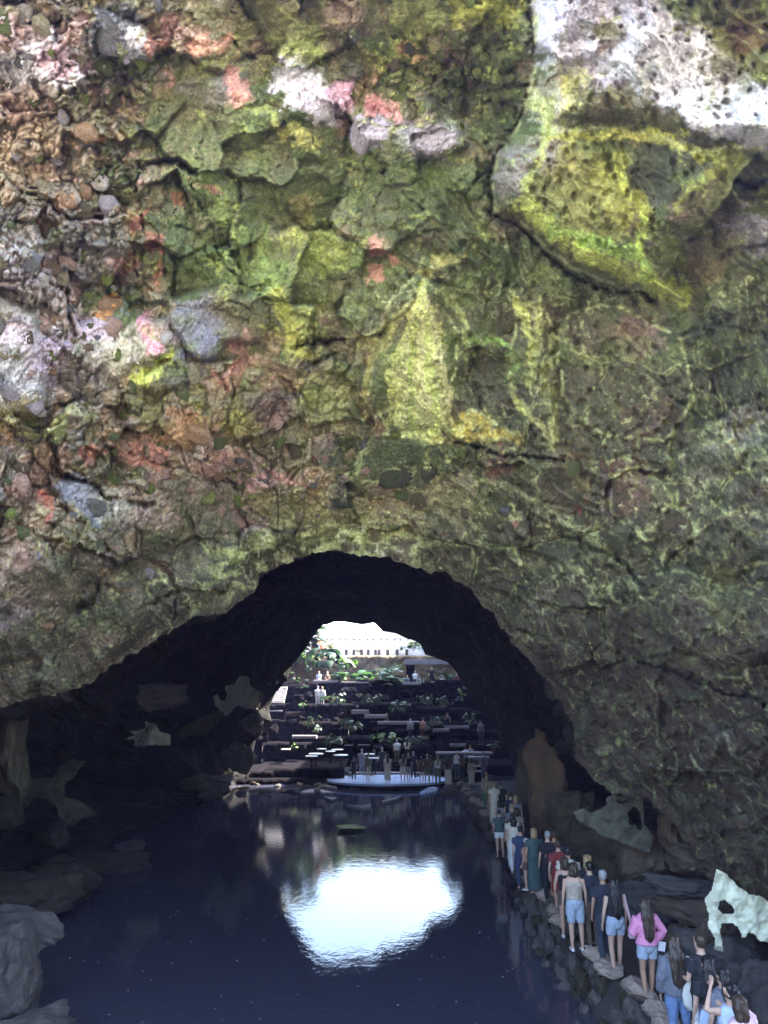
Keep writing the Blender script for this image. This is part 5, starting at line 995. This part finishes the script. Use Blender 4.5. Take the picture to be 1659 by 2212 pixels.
def hair_mesh(kind, vox):
    k = ('h', kind, vox)
    if k in _cache: return _cache[k]
    bm = bmesh.new()
    cap = [(0,-.035,1.54,.055,.05),(0,-.03,1.58,.076,.078),(0,-.02,1.64,.083,.092),(0,-.012,1.69,.070,.078),(0,-.01,1.72,.03,.035)]
    chain_bm(bm, cap, 14)
    if kind == 'long': chain_bm(bm, [(0,-.045,1.68,.07,.05),(0,-.085,1.56,.09,.045),(.005,-.115,1.42,.105,.038),(0,-.135,1.28,.095,.034),(-.01,-.14,1.16,.06,.026),(-.01,-.135,1.08,.02,.014)], 12)
    if kind == 'verylong':
        chain_bm(bm, [(0,-.045,1.68,.08,.06),(0,-.085,1.56,.105,.055),(.005,-.125,1.40,.125,.05),(0,-.15,1.24,.12,.045),(-.01,-.155,1.08,.085,.035),(-.01,-.15,.99,.03,.018)], 12)
    if kind == 'bob': chain_bm(bm, [(0,-.03,1.68,.085,.08),(0,-.04,1.58,.105,.09),(0,-.05,1.48,.11,.075),(0,-.05,1.43,.08,.05)], 12)
    if kind == 'bun': chain_bm(bm, [(0,-.09,1.64,.02,.02),(0,-.115,1.66,.042,.04),(0,-.135,1.68,.035,.034),(0,-.15,1.69,.012,.012)], 10)
    if kind == 'cap': chain_bm(bm, [(0,-.01,1.63,.092,.10),(0,-.01,1.69,.084,.09),(0,-.01,1.73,.04,.045)], 14); chain_bm(bm, [(0,.06,1.655,.07,.012),(0,.17,1.645,.055,.008)], 10)
    r = remeshed(bm, vox, 'hair', 1, noise=.03 if kind not in ('short', 'cap') else .008); _cache[k] = r; return r
def skin(n, c): 
    m = flat(n, c, rough=.55, var=.05, spec=.35); m.node_tree.nodes['Principled BSDF'].inputs['Subsurface Weight'].default_value = .08; return m
SK = [skin('light_skin', (.56,.36,.26)), skin('tanned_skin', (.42,.25,.16)), skin('brown_skin', (.26,.14,.09))]
_cm = {}
def cloth(n, c, rough=.85):
    if n not in _cm:
        m, nt, b = new_mat(n); L = nt.links.new; tc = N(nt, 'ShaderNodeTexCoord'); n1 = N(nt, 'ShaderNodeTexNoise', Scale=9.0, Detail=5.0); n2 = N(nt, 'ShaderNodeTexNoise', Scale=90.0, Detail=2.0)
        L(tc.outputs['Object'], n1.inputs['Vector']); L(tc.outputs['Object'], n2.inputs['Vector'])
        mr = N(nt, 'ShaderNodeMapRange'); mr.inputs['To Min'].default_value = .72; mr.inputs['To Max'].default_value = 1.28; L(n1.outputs['Fac'], mr.inputs['Value'])
        mx = N(nt, 'ShaderNodeVectorMath', operation='SCALE'); mx.inputs[0].default_value = c; L(mr.outputs[0], mx.inputs['Scale']); L(mx.outputs[0], b.inputs['Base Color'])
        bp = N(nt, 'ShaderNodeBump', Strength=.5, Distance=.02); L(n1.outputs['Fac'], bp.inputs['Height']); L(bp.outputs[0], b.inputs['Normal']); b.inputs['Roughness'].default_value = rough; _cm[n] = m
    return _cm[n]
CLO = dict(pink=(.68,.26,.42), denim=(.36,.43,.52), denimdark=(.035,.045,.07), jeans=(.16,.25,.44), black=(.015,.015,.02), navy=(.022,.026,.042), tan=(.42,.35,.28), khaki=(.28,.24,.17), white=(.72,.72,.72), grey=(.22,.22,.24), slate=(.14,.15,.18), teal=(.05,.09,.09),
 red=(.20,.03,.03), orange=(.42,.22,.16), cream=(.62,.56,.46), paleblue=(.46,.56,.70), blue=(.03,.045,.10), olive=(.12,.13,.08), brown=(.12,.08,.06), lightpink=(.70,.48,.52), green=(.08,.16,.08))
HAIR = dict(black=(.012,.010,.010), brown=(.045,.028,.018), light=(.30,.20,.10), grey=(.30,.30,.30), red=(.14,.05,.02))
def hmat(n): 
    k = 'hair_' + n
    if k not in _cm:
        m = flat(k, HAIR[n], rough=.45, var=.35, scale=30, spec=.5); _cm[k] = m
    return _cm[k]
def person(x, y, z, rz, label, pose=('stand', 'down', 'down'), h=1.68, fem=True, top=('white', 'short', .95, .4), bottom=('denim', 'shorts'), hair=('brown', 'long'), skin_=0, near=False, vox=None, group=None, shoes='white', hat=None):
    vox = vox or (.014 if near else .032); s = h / 1.72
    r = empty('person', (x, y, z), rz); r.scale = (s, s, s); tag(r, label, 'person', group)
    def add(nm, me, mat):
        o = bpy.data.objects.new(nm, me); COL.objects.link(o); o.parent = r
        if not me.materials: me.materials.append(mat)
        setmat(o, mat); 
        if pose[0] == 'sit': o.location = (0, 0, -.40)
        return o
    add('body', body_mesh(pose, vox, fem, near), SK[skin_])
    if top: add('shirt', top_mesh(pose, vox, fem, top[1], top[2], top[3], len(top) > 4), cloth(top[0], CLO[top[0]]))
    if bottom: add(bottom[1] if bottom[1] in ('shorts', 'trousers', 'skirt') else {'knee': 'shorts', 'wide': 'trousers', 'longskirt': 'skirt'}[bottom[1]], bottom_mesh(pose, vox, bottom[1]), cloth(bottom[0], CLO[bottom[0]]))
    if hair: add('hair', hair_mesh(hair[1], vox if not near else .012), hmat(hair[0]))
    if hat: add('hat', hair_mesh('cap', vox), cloth(hat, CLO[hat]))
    if near and shoes:
        Lg, _ = joints(pose); bm = bmesh.new()
        for _, _, an in Lg: a = Vector(an); chain_bm(bm, [(a.x, a.y - .06, a.z - .035, .034, .034), (a.x, a.y + .03, a.z - .03, .046, .038), (a.x * 1.03, a.y + .12, a.z - .045, .05, .028), (a.x * 1.03, a.y + .20, a.z - .05, .038, .018)], 10)
        add('shoes', remeshed(bm, .014, 'shoes', 1), cloth(shoes, CLO[shoes]))
    return r
def on_path(px, py, h):
    """feet position on the walkway of somebody whose head top is seen at px, py"""
    z = .8
    for _ in range(12):
        g = ground(px, py, z + h); z = path_z(g.y)
    return g.x, g.y, z
P2 = lambda a, b: (968 + .4166 * a, 1573 + .4166 * b)
def pp(a, b, h, rz, label, **k):
    x, y, z = on_path(*P2(a, b), h); return person(x, y, z, rz, label, h=h, **k)
Wk = ('walk', 'down', 'swing')
pink = pp(1012, 878, 1.66, .12, 'woman in pink long-sleeved top and pale denim shorts holding a white paper', pose=('step', 'hold', 'hip'), top=('pink', 'long', .93, .55), bottom=('denim', 'shorts'), hair=('brown', 'verylong'), near=True, skin_=1)
blk = pp(852, 775, 1.70, .15, 'woman with long dark hair, black top and denim shorts carrying a pink bag', pose=('step', 'down', 'down'), top=('black', 'none', 1.03, .1), bottom=('denim', 'shorts'), hair=('black', 'verylong'), near=True, skin_=0)
tan = pp(645, 693, 1.72, -.05, 'person in tan tank top, dark belt and pale blue knee shorts', pose=('stand', 'down', 'down'), fem=False, top=('tan', 'none', 1.0, .1, 1), bottom=('denim', 'knee'), hair=('brown', 'bob'), near=True, skin_=0)
gman = pp(797, 733, 1.72, .1, 'grey-haired man in navy shirt and dark jeans beside the denim-shorts woman', pose=('step', 'down', 'down'), fem=False, top=('navy', 'short', .92, .6), bottom=('denimdark', 'trousers'), hair=('grey', 'short'), near=True, skin_=1)
jac = pp(1165, 1066, 1.66, -.1, 'woman with long wavy hair, slate grey jacket and blue jeans', pose=('stand', 'down', 'down'), top=('slate', 'long', .88, .8), bottom=('jeans', 'trousers'), hair=('brown', 'verylong'), near=True, skin_=0)
dman = pp(1300, 1064, 1.74, .35, 'short-haired man in black shirt in front of the cropped-top woman', pose=('stand', 'hold', 'down'), fem=False, top=('black', 'short', .92, .5), bottom=('denimdark', 'trousers'), hair=('brown', 'short'), near=True, skin_=0)
crp = pp(1338, 1178, 1.66, .1, 'dark-haired woman in black cropped top and pale blue trousers', pose=('stand', 'down', 'hip'), top=('black', 'short', 1.10, .2), bottom=('paleblue', 'wide'), hair=('black', 'verylong'), near=True, skin_=0)
drk = pp(1415, 1236, 1.62, .2, 'dark-haired person in grey top between cropped-top woman and the rock wall', pose=('stand', 'down', 'down'), top=('slate', 'short', .95, .4), bottom=('paleblue', 'wide'), hair=('black', 'long'), near=True)
wht = pp(1456, 1318, 1.64, .15, 'person in pale top with dark tied-up hair and one arm raised to the head', pose=('stand', 'up', 'phone'), top=('paleblue', 'none', .93, .8), bottom=('lightpink', 'longskirt'), hair=('black', 'bun'), near=True, skin_=0)
pnk2 = pp(1500, 1385, 1.60, .3, 'person in light pink top at the very bottom right corner', pose=('stand', 'down', 'up'), top=('lightpink', 'long', .9, .7), bottom=('white', 'trousers'), hair=('brown', 'bob'), near=True, skin_=0)
pp(600, 664, 1.66, -.2, 'woman in black strappy top and dark skirt just left of the tan tank top', pose=('stand', 'down', 'hold'), top=('black', 'none', 1.0, .1, 1), bottom=('brown', 'shorts'), hair=('brown', 'bob'), near=True)
pp(568, 578, 1.70, -.1, 'person in a dark red dress with grey shoulders left of the group', pose=('stand', 'down', 'down'), top=('red', 'short', .9, .4), bottom=('red', 'skirt'), hair=('brown', 'short'), near=True)
pp(618, 615, 1.74, -.3, 'dark-haired man in cream shirt behind the tan tank top', pose=('stand', 'hold', 'down'), fem=False, top=('cream', 'short', .95, .4), bottom=('black', 'trousers'), hair=('black', 'short'), near=True)
pp(716, 655, 1.70, .1, 'blonde person in black top behind the dark-haired man', top=('black', 'short', .95, .4), bottom=('black', 'trousers'), hair=('light', 'bob'), near=True)
pp(728, 690, 1.70, .4, 'dark-haired man in navy shirt right of the tan tank top', fem=False, pose=('stand', 'hold', 'down'), top=('navy', 'short', .95, .4), bottom=('brown', 'trousers'), hair=('black', 'short'), near=True)
pp(513, 530, 1.74, .15, 'man in black shirt, left one of a pair in black', fem=False, top=('black', 'short', .92, .4), bottom=('black', 'trousers'), hair=('grey', 'short'))
pp(548, 530, 1.76, -.15, 'man in black shirt with brown hair, right one of a pair in black', fem=False, top=('black', 'short', .92, .4), bottom=('navy', 'shorts'), hair=('brown', 'short'), skin_=1)
pp(440, 514, 1.68, .2, 'woman in long teal dress with light hair behind the child in the cap', top=('teal', 'short', .9, .6), bottom=('teal', 'longskirt'), hair=('light', 'bob'))
pp(402, 572, 1.32, .9, 'child in orange shirt and pale cap at the edge of the walkway', fem=False, top=('orange', 'short', .95, .4), bottom=('brown', 'shorts'), hair=('brown', 'short'), hat='cream', near=True)
n_ = 0
for a, b_, h, rz, lab, kw in ((330,440,1.62,.1,'woman in pale top and long white trousers in the middle of the walkway queue',dict(top=('cream','short',1.0,.4), bottom=('white','wide'), hair=('brown','bob'))),
 (338,462,1.6,-.2,'dark-haired person in cream shirt with a tan bag, behind the long white trousers',dict(top=('cream','none',1.0,.2), bottom=('white','trousers'), hair=('black','bob'))),
 (347,346,1.7,.2,'blonde person with a halo of light hair on the far walkway',dict(top=('grey','short',.95,.4), bottom=('tan','trousers'), hair=('light','bob'))),
 (330,388,1.66,.1,'person in dark shirt with light-rimmed dark hair, below the blonde head',dict(top=('slate','short',.95,.4), bottom=('black','trousers'), hair=('light','short'))),
 (352,410,1.66,.1,'person in tan shirt right of the queue, on the far walkway',dict(top=('khaki','short',.95,.4), bottom=('brown','trousers'), hair=('brown','bob'))),
 (264,372,1.55,.0,'dark-haired person in pale grey shirt on the left edge of the far walkway',dict(top=('grey','none',.95,.4), bottom=('denimdark','shorts'), hair=('black','bob'))),
 (236,275,1.72,.2,'person in long cream robe standing on the far walkway',dict(top=('cream','short',.9,.6), bottom=('cream','longskirt'), hair=('light','short'))),
 (270,276,1.70,-.2,'dark-haired man in black next to the cream robe',dict(fem=False, top=('black','short',.9,.4), bottom=('black','trousers'), hair=('brown','short'))),
 (322,330,1.72,.1,'man in dark blue at the wall side of the far walkway',dict(fem=False, top=('navy','short',.9,.4), bottom=('black','trousers'), hair=('brown','short'))),
 (197,228,1.70,.3,'man in khaki shirt at the start of the far walkway',dict(fem=False, top=('khaki','short',.9,.5), bottom=('green','trousers'), hair=('light','short'))),
 (215,241,1.66,-.1,'woman in khaki dress right behind the khaki shirt man',dict(top=('khaki','none',.9,.4), bottom=('olive','skirt'), hair=('brown','bob'))),
 (262,420,1.5,.1,'small person in teal shirt low on the left of the queue',dict(top=('teal','short',.9,.4), bottom=('white','shorts'), hair=('brown','short'))),
 (372,505,1.64,.0,'person in blue shirt in the shade between the queue and the capped child',dict(top=('blue','short',.9,.4), bottom=('blue','trousers'), hair=('black','short')))):
    pp(a, b_, h, rz, lab, **kw)
# crowd on the platform: (x, head top y) in the far view
def far_person(a, b_top, zf, h, rz, label, feet=None, **k):
    if feet: g = ground(*R1(a, feet), zf)
    else: g = ground(*R1(a, b_top), zf + h)
    return person(g.x, g.y, zf, rz, label, h=h, group=k.pop('group', 'visitors on the platform by the water'), **k)
PF = .345
def crowd(a, b, feet, h, rz, lab, top, bot, hair, fem=True, pose=('stand', 'down', 'down'), zf=PF):
    far_person(a, b, zf, h, rz, lab, feet=feet, top=top, bottom=bot, hair=hair, fem=fem, pose=pose)
S_ = ('stand', 'down', 'down'); HO = ('step', 'hold', 'hold'); PH = ('stand', 'phone', 'hold')
crowd(738, 897, 1045, 1.72, .3, 'man in olive shirt at the left end of the front row', ('olive','short',.9,.6), ('khaki','knee'), ('brown','short'), False, HO)
crowd(700, 868, 1012, 1.74, .1, 'man in grey shirt behind the left end of the front row', ('grey','short',.9,.6), ('grey','trousers'), ('grey','short'), False, PH)
crowd(655, 965, 1040, 1.45, .2, 'small dark figure crouched at the left tip of the platform', ('navy','short',.9,.4), ('black','trousers'), ('black','short'), False, ('walk','down','down'))
crowd(850, 888, 1050, 1.70, -.1, 'woman in long cream dress with dark plait in the front row', ('cream','short',.9,.5), ('cream','longskirt'), ('black','long'))
crowd(818, 860, 1000, 1.74, .1, 'man in navy behind the long cream dress', ('navy','short',.9,.4), ('navy','trousers'), ('grey','short'), False)
crowd(938, 905, 1050, 1.66, .2, 'woman in cream skirt with dark hair in the middle of the front row', ('khaki','short',.95,.3), ('cream','skirt'), ('black','long'), True, ('walk','phone','phone'))
crowd(970, 890, 1048, 1.74, -.3, 'man in black shirt and grey shorts striding in the middle of the front row', ('black','short',.9,.5), ('grey','knee'), ('light','short'), False, ('walk','hold','down'))
crowd(998, 880, 1030, 1.72, -.1, 'man in navy shirt behind the striding man', ('navy','short',.9,.5), ('black','trousers'), ('grey','short'), False)
crowd(1045, 912, 1052, 1.58, .2, 'small woman in brown top and shorts near the middle', ('brown','short',.9,.3), ('brown','shorts'), ('brown','bob'))
crowd(1080, 893, 1058, 1.76, -.1, 'man in dark shirt and shorts with light hair, right of the small woman', ('brown','short',.9,.5), ('olive','knee'), ('light','short'), False, HO)
crowd(1140, 897, 1062, 1.70, 0, 'blonde woman in white sleeveless top and olive trousers', ('white','none',.98,.2), ('olive','trousers'), ('light','long'))
crowd(1200, 893, 1072, 1.74, .1, 'woman with very long hair over a black top and cream skirt', ('black','short',.95,.3), ('cream','longskirt'), ('black','verylong'))
crowd(1250, 874, 1030, 1.72, .2, 'man in white vest with small cap of hair on the right', ('white','none',.95,.4), ('teal','trousers'), ('grey','short'), False)
crowd(1282, 905, 1040, 1.66, .2, 'person in brown with arms folded on the right', ('brown','short',.95,.4), ('black','trousers'), ('brown','bob'), True, HO)
crowd(1300, 850, 990, 1.74, .1, 'man in pale shirt at the back right of the platform', ('paleblue','short',.95,.5), ('navy','trousers'), ('brown','short'), False)
crowd(1328, 845, 980, 1.76, -.3, 'man in pale grey shirt at the pale counter on the right', ('grey','short',.95,.5), ('grey','trousers'), ('light','short'), False)
crowd(1334, 935, 1080, 1.66, .1, 'woman in cream trousers with a shiny bag near the right end', ('tan','none',.95,.3), ('cream','wide'), ('brown','bob'))
crowd(1405, 890, 1035, 1.72, .2, 'man in grey at the far right of the platform', ('slate','short',.95,.4), ('slate','trousers'), ('brown','short'), False)
crowd(1100, 925, 1048, 1.6, 0, 'person in teal partly behind the blonde woman', ('teal','short',.95,.3), ('teal','skirt'), ('brown','bob'))
crowd(770, 900, 1012, 1.68, .2, 'dark-clad person behind the olive shirt man', ('black','short',.95,.4), ('black','trousers'), ('brown','bob'))
crowd(520, 824, 900, 1.68, .4, 'person in dark dress standing among the round tables', ('black','short',.95,.3), ('black','skirt'), ('black','long'), zf=1.06)
crowd(903, 804, 945, 1.72, 0, 'person in white top on the steps behind the crowd', ('white','short',.95,.4), ('olive','trousers'), ('grey','short'), False, S_, .84)
crowd(963, 806, 935, 1.70, -.1, 'woman with long dark hair and arms folded on the steps', ('cream','short',.95,.3), ('black','longskirt'), ('black','long'), True, HO, .84)
# people on the terraces
G2_ = 'visitors on the far terraces'
def terr(a, b, Y, h, rz, lab, **k):
    p = at(*R1(a, b), Y); z = p[2] - h if k.get('pose', S_)[0] != 'sit' else p[2] - h + .40 * h / 1.72
    person(p[0], Y, z, rz, lab, h=h, group=G2_, **k)
terr(448, 494, 62.9, 1.70, .2, 'left one of two people in white shirts standing together', top=('white','short',.85,.7), bottom=('white','trousers'), hair=('grey','short'), fem=False)
terr(474, 497, 62.9, 1.66, -.3, 'right one of two people in white shirts standing together', top=('white','long',.85,.7), bottom=('grey','trousers'), hair=('light','bob'))
terr(455, 408, 66.6, 1.68, 2.8, 'person in pale blue seated behind the left ledge, left of the pair', pose=('sit','lap','lap'), top=('paleblue','short',.9,.5), bottom=('navy','trousers'), hair=('brown','short'), fem=False)
terr(503, 410, 66.6, 1.66, -2.8, 'grey-haired person in brown seated behind the left ledge, right of the pair', pose=('sit','lap','lap'), top=('brown','short',.9,.5), bottom=('navy','trousers'), hair=('grey','bob'))
terr(963, 430, 66.7, 1.70, 2.6, 'man in slate blue leaning over the right ledge', pose=('sit','lap','lap'), top=('slate','short',.9,.5), bottom=('navy','trousers'), hair=('brown','short'), fem=False)
terr(1008, 405, 67.6, 1.66, 2.9, 'dark-haired woman in white seated under the stone beam', pose=('sit','lap','lap'), top=('white','short',.9,.5), bottom=('navy','trousers'), hair=('black','long'))
terr(1030, 432, 66.8, 1.66, -2.9, 'woman in grey seated right of the slate blue man', pose=('sit','lap','lap'), top=('grey','short',.9,.5), bottom=('navy','trousers'), hair=('black','bob'))
terr(1103, 385, 68.2, 1.72, 3.1, 'person with white hair standing below the stone beam', top=('black','short',.9,.5), bottom=('black','trousers'), hair=('grey','short'))
terr(1165, 432, 66.9, 1.66, 2.9, 'person in white seated left of the big agave', pose=('sit','lap','lap'), top=('white','short',.9,.5), bottom=('white','trousers'), hair=('grey','short'))
terr(1212, 428, 66.9, 1.66, -2.9, 'person in light grey seated right of the big agave', pose=('sit','lap','lap'), top=('grey','short',.9,.5), bottom=('white','trousers'), hair=('brown','bob'))
terr(1246, 418, 66.9, 1.70, -2.6, 'person in red shirt at the right end of the terrace', pose=('sit','lap','lap'), top=('red','short',.9,.5), bottom=('navy','trousers'), hair=('brown','short'), fem=False)
terr(730, 425, 67.0, 1.66, 3.1, 'white-haired person seated between the two green bushes', pose=('sit','lap','lap'), top=('cream','short',.9,.5), bottom=('navy','trousers'), hair=('grey','bob'))
terr(845, 650, 61.0, 1.66, 2.0, 'person in brown sitting on the pale terrace slab', pose=('sit','lap','lap'), top=('brown','short',.9,.5), bottom=('khaki','shorts'), hair=('black','bob'))
terr(980, 682, 59.2, 1.74, .1, 'broad man in pale grey shirt seen from behind on the terrace path', fem=False, top=('grey','short',.9,.8), bottom=('navy','trousers'), hair=('grey','short'))
terr(1053, 676, 59.2, 1.72, .4, 'person in orange red shirt on the terrace path', fem=False, top=('orange','short',.9,.5), bottom=('brown','trousers'), hair=('red','short'))
terr(1080, 710, 59.0, 1.25, .2, 'child in grey beside the orange red shirt', fem=False, top=('slate','short',.9,.5), bottom=('grey','shorts'), hair=('brown','short'))
terr(1193, 645, 60.6, 1.70, .2, 'person in dark clothes on the shaded right-hand terrace', fem=False, top=('brown','short',.9,.5), bottom=('brown','trousers'), hair=('brown','short'))
terr(1385, 690, 56.0, 1.74, .2, 'person in slate blue standing at the right edge of the opening', fem=False, top=('slate','short',.9,.5), bottom=('denimdark','trousers'), hair=('brown','short'))
# ---- carried things
def hand(r, side, pose_arm):
    w_ = ARM[pose_arm][1]; s = r.scale.x; v = Vector((side * w_[0], w_[1] + .03, w_[2] - .06)) * s
    return Vector(r.location) + Matrix.Rotation(r.rotation_euler.z, 3, 'Z') @ v
def sheet_box(name, loc, dim, mat, rz, label, cat):
    bm = bmesh.new(); bmesh.ops.create_cube(bm, size=1); bmesh.ops.scale(bm, vec=dim, verts=bm.verts); bmesh.ops.bevel(bm, geom=list(bm.edges), offset=min(dim) * .3, segments=2, affect='EDGES')
    o = bm_obj(name, bm, mat); o.location = loc; o.rotation_euler = rz; tag(o, label, cat)
hp = hand(pink, 1, 'hip'); sheet_box('paper_leaflet', hp + Vector((.10, -.06, -.04)), (.13, .012, .16), cloth('white', CLO['white']), (.1, .2, .1), 'folded white paper at the hip of the woman in pink', 'paper')
hp = hand(pink, -1, 'hold'); sheet_box('phone', hp + Vector((0, .02, .03)), (.07, .012, .14), cloth('black', CLO['black']), (.5, 0, .2), 'dark phone held in front by the woman in pink', 'phone')
def tote(name, base, W, H, T, strap_to, mat, label, rz=0.0):
    t = empty(name, base, rz); tag(t, label, 'bag'); n = 12; V = []
    prof = [(0, .75), (.15, .98), (.45, 1.0), (.7, .82), (.88, .5), (1, .22)]
    for z, w_ in prof:
        for k in range(14): a = 6.2832 * k / 14; V.append((W / 2 * w_ * math.copysign(abs(math.cos(a)) ** .6, math.cos(a)), T / 2 * (1 - .5 * z) * math.sin(a), z * H))
    F = [(i * 14 + k, i * 14 + (k + 1) % 14, (i + 1) * 14 + (k + 1) % 14, (i + 1) * 14 + k) for i in range(5) for k in range(14)] + [tuple(range(14))[::-1]]
    me = bpy.data.meshes.new('bag_body'); me.from_pydata(V, [], F); me.polygons.foreach_set('use_smooth', [True] * len(F)); link('bag_body', me, mat, t)
    bm = bmesh.new(); e = Vector(strap_to); d0 = Vector((0, 0, H * .93))
    chain_bm(bm, [(*(d0), .035, .012), (*(d0.lerp(e, .35)), .026, .01), (*(d0.lerp(e, .7)), .02, .008), (*e, .02, .008), (*(e + Vector((0, .10, -.03))), .02, .008), (*(e + Vector((0, .16, -.2))), .02, .008)], 8); bm_obj('strap', bm, mat, t, True); return t
jl = Vector(jac.location)
tote('tote_bag', jl + Vector((.20, -.20, .70)), .40, .44, .14, (-.06, .02, .70), cloth('canvas', (.70,.68,.60)), 'white cloth tote bag on the shoulder of the grey jacket woman', -.1)
bl = Vector(blk.location)
tote('pink_bag', bl + Vector((.30, -.02, .62)), .16, .26, .10, (-.10, 0, .78), cloth('dusty_pink', (.60,.40,.44)), 'small dusty pink bag hanging beside the denim shorts', 0)
tl = Vector(tan.location); bm = bmesh.new(); chain_bm(bm, [(0,0,1.005,.157,.121),(0,0,1.045,.150,.114)], 18); o = bm_obj('belt', bm, cloth('brown', CLO['brown']), tan, True)
cx_, cy_, cz_ = crp.location
tote('white_pouch', Vector((cx_ - .22, cy_ - .02, cz_ + .62)), .14, .24, .06, (.04, 0, .55), cloth('white', CLO['white']), 'small white pouch at the left hand of the cropped-top woman', 0)
# ============================================================ AIR
m = bpy.data.materials.new('air'); m.use_nodes = True; nt = m.node_tree
for n in list(nt.nodes): nt.nodes.remove(n)
pv = nt.nodes.new('ShaderNodeVolumePrincipled'); pv.inputs['Color'].default_value = (.38, .42, 1.0, 1); pv.inputs['Density'].default_value = HAZE; pv.inputs['Anisotropy'].default_value = .35
mo = nt.nodes.new('ShaderNodeOutputMaterial'); nt.links.new(pv.outputs[0], mo.inputs['Volume'])
bm = bmesh.new(); box_bm(bm, -405, 405, -305, 405, -4.4, 22); hz = bm_obj('haze', bm, m); tag(hz, kind='stuff')
